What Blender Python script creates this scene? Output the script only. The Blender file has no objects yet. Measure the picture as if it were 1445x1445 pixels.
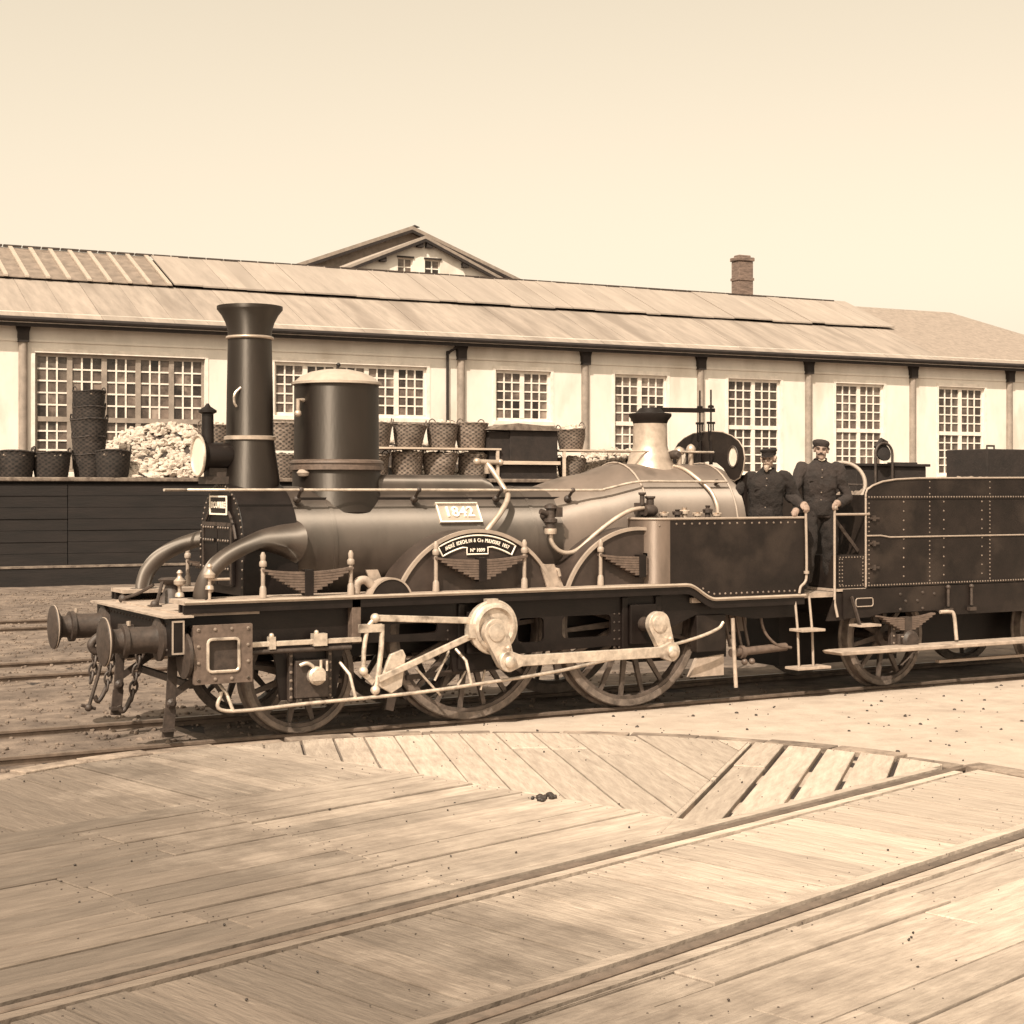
import bpy, math, random
from mathutils import Vector, Matrix, noise as mnoise
from mathutils.geometry import tessellate_polygon
random.seed(7)
R = math.radians
sc = bpy.context.scene
col = sc.collection

# ---------------------------------------------------------------- camera, sky, sun, exposure
cam_d = bpy.data.cameras.new('camera')
cam = bpy.data.objects.new('camera', cam_d); col.objects.link(cam)
cam.location = (0, 0, 2.23)
cam.rotation_euler = (R(90), 0, R(-30))
cam_d.sensor_width = 36.0
cam_d.lens = 56.06
cam_d.shift_y = -0.0211
cam_d.clip_end = 3000
sc.camera = cam

SUN_EL, SUN_AZ = R(49), R(49)          # azimuth measured from -Y (towards the camera side) to -X
sdir = Vector((-math.cos(SUN_EL)*math.sin(SUN_AZ), -math.cos(SUN_EL)*math.cos(SUN_AZ), math.sin(SUN_EL)))
sl = bpy.data.lights.new('sun', 'SUN'); sl.energy = 3.9; sl.angle = R(0.6); sl.color = (1.0, 0.88, 0.72)
sun = bpy.data.objects.new('sun', sl); col.objects.link(sun)
sun.rotation_euler = (-sdir).to_track_quat('-Z', 'Y').to_euler()
sun.location = (0, 0, 60)

world = bpy.data.worlds.new('World'); sc.world = world; world.use_nodes = True
nt = world.node_tree; nt.nodes.clear()
sky = nt.nodes.new('ShaderNodeTexSky'); sky.sky_type = 'NISHITA'; sky.sun_disc = False
sky.sun_elevation = SUN_EL; sky.sun_rotation = math.atan2(sdir.x, sdir.y)
sky.dust_density = 4.0; sky.air_density = 1.0; sky.ozone_density = 1.0
bw = nt.nodes.new('ShaderNodeRGBToBW')
tint = nt.nodes.new('ShaderNodeVectorMath'); tint.operation = 'MULTIPLY'; tint.inputs[1].default_value = (1.15, 0.985, 0.75)
bgn = nt.nodes.new('ShaderNodeBackground'); bgn.inputs[1].default_value = 0.15
wo = nt.nodes.new('ShaderNodeOutputWorld')
pw = nt.nodes.new('ShaderNodeMath'); pw.operation = 'POWER'; pw.inputs[1].default_value = 0.7      # thin even haze
sca = nt.nodes.new('ShaderNodeMath'); sca.operation = 'MULTIPLY'; sca.inputs[1].default_value = 1.60
nt.links.new(sky.outputs[0], bw.inputs[0]); nt.links.new(bw.outputs[0], pw.inputs[0]); nt.links.new(pw.outputs[0], sca.inputs[0]); nt.links.new(sca.outputs[0], tint.inputs[0])
nt.links.new(tint.outputs[0], bgn.inputs[0]); nt.links.new(bgn.outputs[0], wo.inputs[0])

vs = sc.view_settings
vs.view_transform = 'Standard'; vs.look = 'None'; vs.gamma = 1.0; vs.use_curve_mapping = False
vs.exposure = 0.78

# ---------------------------------------------------------------- materials
def mat(name, c, rough=0.7, metal=0.0, var=0.25, scale=6.0, bump=0.0, bscale=40.0, rnd=0.0, c2=None, stretch=(1, 1, 1), spec=0.5, dirt=None, obj=False, brushed=None):
    m = bpy.data.materials.new(name); m.use_nodes = True
    t = m.node_tree; b = t.nodes['Principled BSDF']
    b.inputs['Roughness'].default_value = rough; b.inputs['Metallic'].default_value = metal
    b.inputs['Specular IOR Level'].default_value = spec
    geo = t.nodes.new('ShaderNodeNewGeometry')
    mp = t.nodes.new('ShaderNodeMapping'); mp.inputs['Scale'].default_value = stretch
    if obj:
        tco = t.nodes.new('ShaderNodeTexCoord'); t.links.new(tco.outputs['Object'], mp.inputs['Vector'])
    else: t.links.new(geo.outputs['Position'], mp.inputs['Vector'])
    n = t.nodes.new('ShaderNodeTexNoise'); n.inputs['Scale'].default_value = scale; n.inputs['Detail'].default_value = 6; n.inputs['Roughness'].default_value = 0.65
    t.links.new(mp.outputs[0], n.inputs['Vector'])
    rp = t.nodes.new('ShaderNodeValToRGB')
    lo = [x*(1-var) for x in c] if c2 is None else list(c2); hi = [min(1, x*(1+var)) for x in c] if c2 is None else list(c)
    rp.color_ramp.elements[0].position = 0.32; rp.color_ramp.elements[1].position = 0.68
    rp.color_ramp.elements[0].color = (*lo, 1); rp.color_ramp.elements[1].color = (*hi, 1)
    t.links.new(n.outputs['Fac'], rp.inputs[0])
    out = rp.outputs[0]
    if dirt:                                    # (colour, scale, threshold, amount): blotches of grime
        dn = t.nodes.new('ShaderNodeTexNoise'); dn.inputs['Scale'].default_value = dirt[1]; dn.inputs['Detail'].default_value = 5
        t.links.new(mp.outputs[0], dn.inputs['Vector'])
        mr = t.nodes.new('ShaderNodeMapRange'); mr.inputs[1].default_value = dirt[2]; mr.inputs[2].default_value = dirt[2]+0.16; mr.inputs[4].default_value = dirt[3]
        t.links.new(dn.outputs['Fac'], mr.inputs[0])
        mx = t.nodes.new('ShaderNodeMixRGB'); mx.inputs[2].default_value = (*dirt[0], 1)
        t.links.new(mr.outputs[0], mx.inputs[0]); t.links.new(out, mx.inputs[1]); out = mx.outputs[0]
    if rnd:
        oi = t.nodes.new('ShaderNodeObjectInfo')
        mr = t.nodes.new('ShaderNodeMapRange'); mr.inputs[3].default_value = 1-rnd; mr.inputs[4].default_value = 1+rnd
        t.links.new(oi.outputs['Random'], mr.inputs[0])
        mx = t.nodes.new('ShaderNodeVectorMath'); mx.operation = 'SCALE'
        t.links.new(out, mx.inputs[0]); t.links.new(mr.outputs[0], mx.inputs['Scale']); out = mx.outputs[0]
    t.links.new(out, b.inputs['Base Color'])
    if rough < 0.6:
        rr = t.nodes.new('ShaderNodeMapRange'); rr.inputs[3].default_value = max(.05, rough-0.1); rr.inputs[4].default_value = rough+0.14
        t.links.new(n.outputs['Fac'], rr.inputs[0]); t.links.new(rr.outputs[0], b.inputs['Roughness'])
    if brushed:                                 # polished along the plate: highlight drawn out parallel to the axis
        tg_ = t.nodes.new('ShaderNodeTangent'); tg_.direction_type = 'RADIAL'; tg_.axis = brushed
        b.inputs['IOR'].default_value = 1.75; b.inputs['Specular Tint'].default_value = (1.0, .90, .81, 1); b.inputs['Anisotropic'].default_value = .95; b.inputs['Anisotropic Rotation'].default_value = .25
        t.links.new(tg_.outputs[0], b.inputs['Tangent'])
    if bump:
        n2 = t.nodes.new('ShaderNodeTexNoise'); n2.inputs['Scale'].default_value = bscale; n2.inputs['Detail'].default_value = 4
        t.links.new(mp.outputs[0], n2.inputs['Vector'])
        bp = t.nodes.new('ShaderNodeBump'); bp.inputs['Strength'].default_value = bump; bp.inputs['Distance'].default_value = 0.02
        t.links.new(n2.outputs['Fac'], bp.inputs['Height']); t.links.new(bp.outputs[0], b.inputs['Normal'])
    return m
M = {}
M['black'] = mat('black_paint', (.0095, .0062, .0053), .42, var=.35, scale=5, bump=.06, bscale=60, spec=.3)
M['side'] = mat('dark_side_paint', (.0125, .0083, .0068), .5, spec=.3, var=.35, scale=3.5, bump=.08, bscale=50, dirt=((.034, .024, .019), 2.3, .50, .7))
M['chim'] = mat('chimney_paint', (.008, .0056, .0047), .64, dirt=((.022, .016, .0133), 3.0, .56, .6), var=.35, scale=4, bump=.05, spec=.75, brushed='Z', stretch=(1, 1, .3))
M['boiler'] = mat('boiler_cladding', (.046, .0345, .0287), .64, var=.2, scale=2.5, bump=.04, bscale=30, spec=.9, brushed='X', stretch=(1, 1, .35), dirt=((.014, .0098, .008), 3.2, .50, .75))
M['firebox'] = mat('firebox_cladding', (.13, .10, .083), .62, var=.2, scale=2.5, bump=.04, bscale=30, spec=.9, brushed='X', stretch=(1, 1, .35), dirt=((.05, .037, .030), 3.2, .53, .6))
M['corner'] = mat('corner_highlight', (.16, .12, .098), .6, metal=.3, var=.25, scale=5, bump=.05, spec=.8, brushed='Z', stretch=(1, 1, .3))  # bright highlight on the cab sheet's bent corner, put into a paler base colour
M['splash'] = mat('splasher_paint', (.040, .028, .023), .45, var=.4, scale=3, spec=.4)
M['wheel'] = mat('wheel_paint', (.085, .064, .053), .5, var=.5, scale=9, bump=.2)
M['tyre'] = mat('tyre_steel', (.15, .117, .097), .45, var=.5, scale=10, bump=.15)
M['deck'] = mat('worn_plate', (.34, .27, .22), .6, var=.25, scale=9, bump=.12, dirt=((.10, .074, .06), 5, .55, .6))
M['steel'] = mat('bright_steel', (.55, .465, .39), .38, metal=.45, var=.28, scale=11, bump=.12, dirt=((.10, .074, .06), 9, .56, .7))
M['rimpale'] = mat('pale_beading', (.30, .24, .197), .5, var=.15, scale=8)
M['brass'] = mat('polished_brass', (.44, .355, .29), .34, metal=.4, var=.2, scale=10)
M['iron'] = mat('worn_iron', (.042, .029, .023), .6, var=.4, scale=14, bump=.15)
M['spring'] = mat('spring_steel', (.11, .078, .062), .5, var=.3, scale=20)
M['rust'] = mat('rail_iron', (.05, .035, .028), .7, var=.4, scale=9, bump=.2)
M['railtop'] = mat('rail_top', (.16, .12, .095), .4, metal=.3, var=.3, scale=9)
M['plate'] = mat('number_plate_metal', (.42, .35, .29), .45, metal=.2, var=.12, scale=8)
M['letter'] = mat('raised_letters', (.85, .76, .66), .5, var=.05)
M['wall'] = mat('limewashed_wall', (.66, .60, .54), .9, var=.09, scale=1.3, bump=.2, bscale=14, stretch=(1, 1, .45), dirt=((.48, .415, .355), .9, .54, .7))
M['frame'] = mat('window_frame_paint', (.68, .61, .545), .75, var=.15, scale=4)
M['glass'] = mat('dusty_glass', (.085, .064, .053), .25, var=.6, scale=2.2, rnd=.8, dirt=((.27, .218, .182), 1.3, .54, .8))
M['pil'] = mat('iron_column_paint', (.25, .205, .172), .7, var=.25, scale=3)
M['dark'] = mat('dark_timber', (.018, .012, .010), .85, var=.4, scale=4, bump=.3, bscale=20)
M['roof'] = mat('pale_roofing', (.285, .238, .203), .9, var=.12, scale=2.2, bump=.3, bscale=9, rnd=.07, stretch=(2.2, .3, .6), dirt=((.21, .172, .145), 1.1, .52, .6))
M['roof2'] = mat('lower_roofing', (.26, .215, .182), .9, var=.2, scale=1.6, bump=.3, bscale=9, rnd=.08, stretch=(2.2, .3, .6), dirt=((.16, .128, .106), .6, .5, .7))
M['slate'] = mat('slate_roofing', (.235, .19, .158), .9, var=.2, scale=5, bump=.3, bscale=12)
M['brick'] = mat('brick_masonry', (.15, .105, .085), .9, var=.5, scale=7, bump=.4, bscale=14, stretch=(.5, .5, 2))
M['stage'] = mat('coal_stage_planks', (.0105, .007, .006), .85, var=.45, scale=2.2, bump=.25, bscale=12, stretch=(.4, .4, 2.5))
M['ground'] = mat('yard_earth', (.21, .16, .127), .95, c2=(.065, .046, .036), scale=3.5, bump=.7, bscale=22, dirt=((.06, .043, .034), .55, .52, .75))
M['sand'] = mat('pale_sand', (.43, .356, .296), .95, c2=(.31, .25, .205), scale=2.6, bump=.5, bscale=30, dirt=((.19, .143, .113), 1.3, .60, .6))
M['plank'] = mat('sandy_deck_planks', (.46, .381, .316), .92, c2=(.29, .233, .19), scale=5.0, bump=.6, bscale=14, rnd=.17, stretch=(.45, 3.2, 1), obj=True, dirt=((.22, .172, .138), 3.4, .58, .4))
M['plankd'] = mat('dirty_deck_planks', (.27, .205, .16), .92, c2=(.105, .076, .06), scale=2.8, bump=.4, bscale=35, rnd=.15)
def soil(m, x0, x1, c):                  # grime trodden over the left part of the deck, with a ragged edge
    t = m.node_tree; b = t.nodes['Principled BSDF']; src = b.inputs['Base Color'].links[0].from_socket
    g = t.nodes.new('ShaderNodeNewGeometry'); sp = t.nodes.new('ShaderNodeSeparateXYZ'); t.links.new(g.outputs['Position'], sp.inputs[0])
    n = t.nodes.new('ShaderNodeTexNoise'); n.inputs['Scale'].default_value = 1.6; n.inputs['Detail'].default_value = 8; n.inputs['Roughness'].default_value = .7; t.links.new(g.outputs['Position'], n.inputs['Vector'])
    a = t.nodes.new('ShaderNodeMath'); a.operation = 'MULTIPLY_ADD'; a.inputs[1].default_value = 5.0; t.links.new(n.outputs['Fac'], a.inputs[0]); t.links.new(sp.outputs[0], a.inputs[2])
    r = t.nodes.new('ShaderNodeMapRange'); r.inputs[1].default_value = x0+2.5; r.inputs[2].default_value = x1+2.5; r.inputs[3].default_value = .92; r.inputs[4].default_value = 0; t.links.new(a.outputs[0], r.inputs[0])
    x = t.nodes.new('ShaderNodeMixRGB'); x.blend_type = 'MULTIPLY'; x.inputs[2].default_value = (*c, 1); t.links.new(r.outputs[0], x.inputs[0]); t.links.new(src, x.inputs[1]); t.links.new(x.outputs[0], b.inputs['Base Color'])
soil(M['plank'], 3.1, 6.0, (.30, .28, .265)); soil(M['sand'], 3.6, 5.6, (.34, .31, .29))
M['kerb'] = mat('weathered_kerb', (.30, .235, .187), .92, c2=(.10, .073, .057), scale=5, bump=.6, bscale=25, rnd=.2)
M['pit'] = mat('dark_pit', (.03, .02, .017), .95, var=.3)
M['lump'] = mat('pale_lumps', (.56, .48, .41), .9, c2=(.30, .245, .2), scale=7, bump=.4, bscale=18)
M['coal'] = mat('coal_lumps', (.03, .021, .017), .6, var=.5, scale=12, bump=.4)
M['slack'] = mat('dusty_coal', (.24, .19, .153), .9, c2=(.07, .05, .04), scale=6, bump=.4)
M['wicker'] = mat('pale_wicker', (.22, .174, .142), .85, c2=(.09, .065, .052), scale=9, bump=.4, bscale=40, rnd=.2)
M['wickerd'] = mat('blackened_wicker', (.032, .023, .019), .85, var=.45, scale=8, bump=.4, bscale=40, rnd=.2)
def weave(m):                            # strands: dark gaps between the stakes and the woven rows
    t = m.node_tree; b = t.nodes['Principled BSDF']; src = b.inputs['Base Color'].links[0].from_socket
    tc = t.nodes.new('ShaderNodeTexCoord'); sp = t.nodes.new('ShaderNodeSeparateXYZ'); t.links.new(tc.outputs['Object'], sp.inputs[0])
    def mth(op, a, b_=None):
        q = t.nodes.new('ShaderNodeMath'); q.operation = op
        for i, v in enumerate((a, b_)):
            if v is None: continue
            if isinstance(v, (int, float)): q.inputs[i].default_value = v
            else: t.links.new(v, q.inputs[i])
        return q.outputs[0]
    nz = t.nodes.new('ShaderNodeTexNoise'); nz.inputs['Scale'].default_value = 7; t.links.new(tc.outputs['Object'], nz.inputs['Vector'])
    an = mth('ADD', mth('ARCTAN2', sp.outputs[1], sp.outputs[0]), mth('MULTIPLY', nz.outputs['Fac'], .22)); zz = mth('ADD', sp.outputs[2], mth('MULTIPLY', nz.outputs['Fac'], .07)); u = mth('SINE', mth('MULTIPLY', an, 16.0)); w = mth('SINE', mth('MULTIPLY', zz, 58.0))
    v = mth('MULTIPLY_ADD', mth('MULTIPLY', u, w), .5); v.node.inputs[2].default_value = .5
    r = t.nodes.new('ShaderNodeMapRange'); r.inputs[1].default_value = .12; r.inputs[2].default_value = .62; r.inputs[3].default_value = .22; r.inputs[4].default_value = 1.1; t.links.new(v, r.inputs[0])
    x = t.nodes.new('ShaderNodeVectorMath'); x.operation = 'SCALE'; t.links.new(src, x.inputs[0]); t.links.new(r.outputs[0], x.inputs['Scale']); t.links.new(x.outputs[0], b.inputs['Base Color'])
weave(M['wicker']); weave(M['wickerd'])
M['wood'] = mat('bare_timber', (.46, .37, .30), .85, var=.25, scale=4, bump=.2, stretch=(.3, 2, 2))
M['skin'] = mat('skin', (.25, .178, .142), .7, var=.1, scale=20)
M['cloth'] = mat('dark_wool', (.014, .0095, .008), .95, var=.4, scale=9, bump=.5, bscale=55)
M['cloth2'] = mat('worn_drill', (.020, .0135, .0115), .9, var=.45, scale=7, bump=.5, bscale=45)
M['hair'] = mat('dark_hair', (.03, .02, .017), .7, var=.3, scale=40, bump=.4, bscale=160)
M['hairp'] = mat('grey_hair', (.40, .31, .25), .8, var=.3, scale=40, bump=.4, bscale=160)
M['boot'] = mat('boot_leather', (.012, .008, .007), .5, var=.3)
M['linen'] = mat('pale_linen', (.66, .57, .48), .9, var=.1)
M['rivet'] = mat('rivet_heads', (.17, .13, .105), .45, var=.3, scale=30)
M['rooflight'] = mat('dusty_rooflight', (.19, .148, .12), .5, var=.3, scale=3)
M['reflector'] = mat('lamp_reflector', (.85, .75, .64), .4, metal=.3, var=.08)

# ---------------------------------------------------------------- mesh helpers
ORG = {}
class MB:
    def __init__(s): s.v = []; s.f = []
    def add(s, vs, fs):
        k = len(s.v); s.v += [Vector(p) for p in vs]; s.f += [tuple(i+k for i in f) for f in fs]; return s
    def box(s, x0, x1, y0, y1, z0, z1):
        return s.add([(x0,y0,z0),(x1,y0,z0),(x1,y1,z0),(x0,y1,z0),(x0,y0,z1),(x1,y0,z1),(x1,y1,z1),(x0,y1,z1)],
                     [(0,3,2,1),(4,5,6,7),(0,1,5,4),(1,2,6,5),(2,3,7,6),(3,0,4,7)])
    def bar(s, p, q, w, h, up=(0, 0, 1)):          # w across, h along up
        p = Vector(p); q = Vector(q); d = (q-p).normalized(); up = Vector(up)
        sd = d.cross(up)
        if sd.length < 1e-4: sd = d.cross(Vector((1, 0, 0)))
        sd.normalize(); u = sd.cross(d).normalized(); vs = []
        for o in (p, q):
            for a, b in ((-1,-1),(1,-1),(1,1),(-1,1)): vs.append(o+sd*a*w/2+u*b*h/2)
        return s.add(vs, [(0,1,2,3),(7,6,5,4),(0,4,5,1),(1,5,6,2),(2,6,7,3),(3,7,4,0)])
    def tube(s, pts, r, n=10, closed=False):
        pts = [Vector(p) for p in pts]; m = len(pts)
        rs = r if isinstance(r, (list, tuple)) else [r]*m
        vs = []; prev = None
        for i, p in enumerate(pts):
            if closed: d = (pts[(i+1) % m]-pts[i-1])
            else: d = (pts[min(i+1, m-1)]-pts[max(i-1, 0)])
            d.normalize()
            if prev is None:
                a = d.orthogonal().normalized()
            else:
                a = prev-d*prev.dot(d); a.normalize()
            prev = a; b = d.cross(a)
            for k in range(n):
                t = 2*math.pi*k/n; vs.append(p+(a*math.cos(t)+b*math.sin(t))*rs[i])
        fs = []
        for i in range(m if closed else m-1):
            j = (i+1) % m
            for k in range(n): fs.append((i*n+k, i*n+(k+1) % n, j*n+(k+1) % n, j*n+k))
        if not closed: fs += [tuple(range(n-1, -1, -1)), tuple((m-1)*n+k for k in range(n))]
        return s.add(vs, fs)
    def lathe(s, prof, c=(0, 0, 0), ax=(0, 0, 1), n=32, fn=None):   # prof: (radius, height)
        ax = Vector(ax).normalized(); a = ax.orthogonal().normalized() if abs(ax.z) < .99 else Vector((1, 0, 0)); b = ax.cross(a); c = Vector(c)
        vs = []
        for i, (r, hh) in enumerate(prof):
            for k in range(n):
                t = 2*math.pi*k/n; rr = r if fn is None else fn(r, i, t)
                vs.append(c+ax*hh+(a*math.cos(t)+b*math.sin(t))*rr)
        fs = []
        for i in range(len(prof)-1):
            for k in range(n): fs.append((i*n+k, i*n+(k+1) % n, (i+1)*n+(k+1) % n, (i+1)*n+k))
        ring = (prof[0] == prof[-1])
        if prof[0][0] > 1e-5 and not ring: fs.append(tuple(range(n-1, -1, -1)))
        if prof[-1][0] > 1e-5 and not ring: fs.append(tuple((len(prof)-1)*n+k for k in range(n)))
        return s.add(vs, fs)
    def plate(s, outer, holes, axis, a, b):           # flat plate with holes, from a to b along axis
        def area(p): return sum(p[i][0]*p[(i+1) % len(p)][1]-p[(i+1) % len(p)][0]*p[i][1] for i in range(len(p)))
        if area(outer) < 0: outer = outer[::-1]
        holes = [h if area(h) < 0 else h[::-1] for h in holes]
        loops = [outer]+holes
        mp = {'x': lambda p, w: (w, p[0], p[1]), 'y': lambda p, w: (p[0], w, p[1]), 'z': lambda p, w: (p[0], p[1], w)}[axis]
        tri = tessellate_polygon([[Vector((p[0], p[1], 0)) for p in l] for l in loops])
        flat = [p for l in loops for p in l]; n = len(flat)
        vs = [mp(p, a) for p in flat]+[mp(p, b) for p in flat]; fs = []
        for t in tri:
            p0, p1, p2 = (flat[i] for i in t)
            ar = (p1[0]-p0[0])*(p2[1]-p0[1])-(p2[0]-p0[0])*(p1[1]-p0[1])
            t = t if ar > 0 else t[::-1]
            fs.append(tuple(i+n for i in t)); fs.append(tuple(t[::-1]))
        k = 0
        for l in loops:
            m = len(l)
            for i in range(m): fs.append((k+i, k+(i+1) % m, k+(i+1) % m+n, k+i+n))
            k += m
        if (axis == 'y') == (b > a): fs = [f[::-1] for f in fs]
        return s.add(vs, fs)
    def ball(s, c, r, n=14, m=9):
        r = (r, r, r) if not isinstance(r, (tuple, list)) else r; c = Vector(c); vs = [c+Vector((0, 0, -r[2]))]
        for i in range(1, m):
            ph = -math.pi/2+math.pi*i/m
            for k in range(n):
                t = 2*math.pi*k/n; vs.append(c+Vector((r[0]*math.cos(ph)*math.cos(t), r[1]*math.cos(ph)*math.sin(t), r[2]*math.sin(ph))))
        vs.append(c+Vector((0, 0, r[2]))); L = len(vs)-1; fs = []
        for k in range(n): fs.append((0, 1+(k+1) % n, 1+k)); fs.append((L, L-n+k, L-n+(k+1) % n))
        for i in range(m-2):
            for k in range(n): fs.append((1+i*n+k, 1+i*n+(k+1) % n, 1+(i+1)*n+(k+1) % n, 1+(i+1)*n+k))
        return s.add(vs, fs)
    def rivet(s, c, d, r=.012):
        r *= .92
        d = Vector(d).normalized(); c = Vector(c)-d*.001
        return s.lathe([(r, 0), (r*.8, r*.55), (r*.3, r*.8)], c, d, 7)
    def torus(s, c, ax, R_, r, n=28, m=8, squash=None):
        ax = Vector(ax).normalized(); a = ax.orthogonal().normalized(); b = ax.cross(a); c = Vector(c)
        return s.tube([c+(a*math.cos(2*math.pi*k/n)+b*math.sin(2*math.pi*k/n))*R_ for k in range(n)], r, m, True)
    def mirror(s, yc):
        o = MB(); o.v = [Vector((p.x, 2*yc-p.y, p.z)) for p in s.v]; o.f = [f[::-1] for f in s.f]; return o
    def xf(s, mtx):
        s.v = [mtx @ p for p in s.v]; return s
    def mesh(s, name, m, org=(0, 0, 0), smooth=38):
        org = Vector(org); me = bpy.data.meshes.new(name)
        me.from_pydata([p-org for p in s.v], [], s.f); me.validate(); me.update()
        if smooth:
            me.polygons.foreach_set('use_smooth', [True]*len(me.polygons)); me.set_sharp_from_angle(angle=R(smooth))
        me.materials.append(M[m] if isinstance(m, str) else m)
        return me
    def build(s, name, m, parent=None, smooth=38, bevel=0, org=None):
        o0 = ORG.get(parent.name, Vector()) if parent else Vector()
        if org is not None: o0 = Vector(org)
        o = link(name, s.mesh(name, m, o0, smooth), parent)
        if org is not None and not parent: o.location = org
        ORG[o.name] = o0
        if bevel:
            bv = o.modifiers.new('bevel', 'BEVEL'); bv.width = bevel; bv.segments = 2; bv.limit_method = 'ANGLE'; bv.angle_limit = R(40)
        return o
def link(name, data, parent=None, loc=None, rot=None):
    o = bpy.data.objects.new(name, data); col.objects.link(o)
    if parent: o.parent = parent
    if loc is not None: o.location = loc
    if rot is not None: o.rotation_euler = rot
    return o
def tag(o, label=None, cat=None, group=None, kind=None):
    if label: o['label'] = label
    if cat: o['category'] = cat
    if group: o['group'] = group
    if kind: o['kind'] = kind
    return o
def thing(name, label, cat, loc=(0, 0, 0), rz=0, group=None):
    o = link(name, None, None, loc); o.rotation_euler.z = rz; o.empty_display_size = .2
    ORG[o.name] = Vector(loc); return tag(o, label, cat, group)
def arc(cx, cz, r, a0, a1, n): return [(cx+r*math.cos(R(a0+(a1-a0)*i/n)), cz+r*math.sin(R(a0+(a1-a0)*i/n))) for i in range(n+1)]
def spline(pts, k=8):                    # Catmull-Rom through points
    P = [Vector(p) for p in pts]; P = [P[0]*2-P[1]]+P+[P[-1]*2-P[-2]]; out = []
    for i in range(1, len(P)-2):
        for j in range(k):
            t = j/k; a, b, c, d = P[i-1], P[i], P[i+1], P[i+2]
            out.append(.5*((2*b)+(c-a)*t+(2*a-5*b+4*c-d)*t*t+(3*b-a-3*c+d)*t**3))
    return out+[P[-2]]
def text_mesh(txt, size, depth):
    cu = bpy.data.curves.new('txt', 'FONT'); cu.body = txt; cu.size = size; cu.extrude = depth; cu.align_x = 'CENTER'; cu.align_y = 'CENTER'; cu.resolution_u = 3; cu.offset = size*.014
    o = bpy.data.objects.new('txt', cu); col.objects.link(o); dg = bpy.context.evaluated_depsgraph_get()
    me = bpy.data.meshes.new_from_object(o.evaluated_get(dg)); vs = [v.co.copy() for v in me.vertices]; fs = [tuple(p.vertices) for p in me.polygons]
    bpy.data.objects.remove(o); bpy.data.curves.remove(cu); bpy.data.meshes.remove(me)
    return vs, fs
def fuse(mb, voxel, smooth_it=4):        # one continuous skin out of overlapping volumes
    me = bpy.data.meshes.new('tmp'); me.from_pydata(mb.v, [], mb.f); me.update()
    o = bpy.data.objects.new('tmp', me); col.objects.link(o)
    md = o.modifiers.new('r', 'REMESH'); md.mode = 'VOXEL'; md.voxel_size = voxel
    ms = o.modifiers.new('s', 'SMOOTH'); ms.iterations = smooth_it; ms.factor = .5
    dg = bpy.context.evaluated_depsgraph_get(); m2 = bpy.data.meshes.new_from_object(o.evaluated_get(dg))
    out = MB(); out.v = [v.co.copy() for v in m2.vertices]; out.f = [tuple(p.vertices) for p in m2.polygons]
    bpy.data.objects.remove(o); bpy.data.meshes.remove(me); bpy.data.meshes.remove(m2); return out

# ================================================================= THE SETTING
YC = 14.45                                 # centre line of the locomotive's track; rail tops at z = 0
# ---- ground: one sheet, finer near the scene
def grid_sheet(xs, ys, zf):
    mb = MB(); nx = len(xs); vs = [(x, y, zf(x, y)) for y in ys for x in xs]
    fs = [(j*nx+i, j*nx+i+1, (j+1)*nx+i+1, (j+1)*nx+i) for j in range(len(ys)-1) for i in range(nx-1)]
    return mb.add(vs, fs)
def gz(x, y):
    d = math.hypot(x-7, y-16)
    n = mnoise.noise(Vector((x*.9, y*.9, 0)))*.025+mnoise.noise(Vector((x*3.1, y*3.1, 5)))*.012
    near = abs(y-YC) < 1.3
    return -.075+(n if d < 45 else 0)*(1 if not near else .6)
xs = [-900, -300, -100, -40, -20]+[-10+i*.35 for i in range(115)]+[36, 48, 70, 120, 350, 900]
ys = [-60, -20, 0]+[3+i*.35 for i in range(90)]+[38, 46, 60, 90, 160, 400, 1500]
g = grid_sheet(xs, ys, gz).build('ground', 'ground', None, 60); tag(g, kind='structure')

# ---- pale sand raked up between the turntable and the near rail
def sandz(x, y):
    e = 1.0
    n = mnoise.noise(Vector((x*1.3, y*1.3, 2)))*.03+mnoise.noise(Vector((x*4, y*4, 9)))*.012
    edge = 13.60+.10*mnoise.noise(Vector((x*.8, 0, 3)))+.05*mnoise.noise(Vector((x*3.3, 0, 3)))
    left = 5.3+.9*mnoise.noise(Vector((0, y*.9, 7)))
    k = max(0, min(1, (edge-y)/.22))*max(0, min(1, (x-left+.8)/1.6))
    return -.13+.128*k+n*(.35+.4*k)*min(1, max(.2, (13.4-y)))
xs = [3.2+i*.12 for i in range(190)]; ys = [3+i*.5 for i in range(11)]+[8.2+i*.11 for i in range(52)]
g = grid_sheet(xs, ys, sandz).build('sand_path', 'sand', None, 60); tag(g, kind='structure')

# ---- tracks
def rail_line(p, q, name, parent, sink=0):
    p = Vector(p); q = Vector(q); mb = MB()
    d = (q-p).normalized(); sd = d.cross(Vector((0, 0, 1)))
    prof = [(-.06, -.13), (.06, -.13), (.06, -.115), (.012, -.10), (.012, -.04), (.033, -.028), (.033, -.006), (.026, 0), (-.026, 0), (-.033, -.006), (-.033, -.028), (-.012, -.04), (-.012, -.10), (-.06, -.115)]
    vs = [o+sd*a+Vector((0, 0, b-sink)) for o in (p, q) for a, b in prof]; n = len(prof)
    mb.add(vs, [tuple(range(n)), tuple(range(2*n-1, n-1, -1))]+[(i, i+n, (i+1) % n+n, (i+1) % n) for i in range(n)])
    return mb.build(name, 'railtop' if name == 'rail' else 'rust', parent, 30)
def sleepers(parent, x0, x1, yc, step, top):
    mb = MB().box(-.12, .12, -1.25, 1.25, -.14, 0); me = mb.mesh('sleeper', 'dark'); x = x0
    while x < x1:
        o = link('sleeper', me, parent, (x+random.uniform(-.04, .04)-parent.location.x, yc-parent.location.y, top), (0, 0, random.uniform(-.02, .02))); x += step
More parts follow.
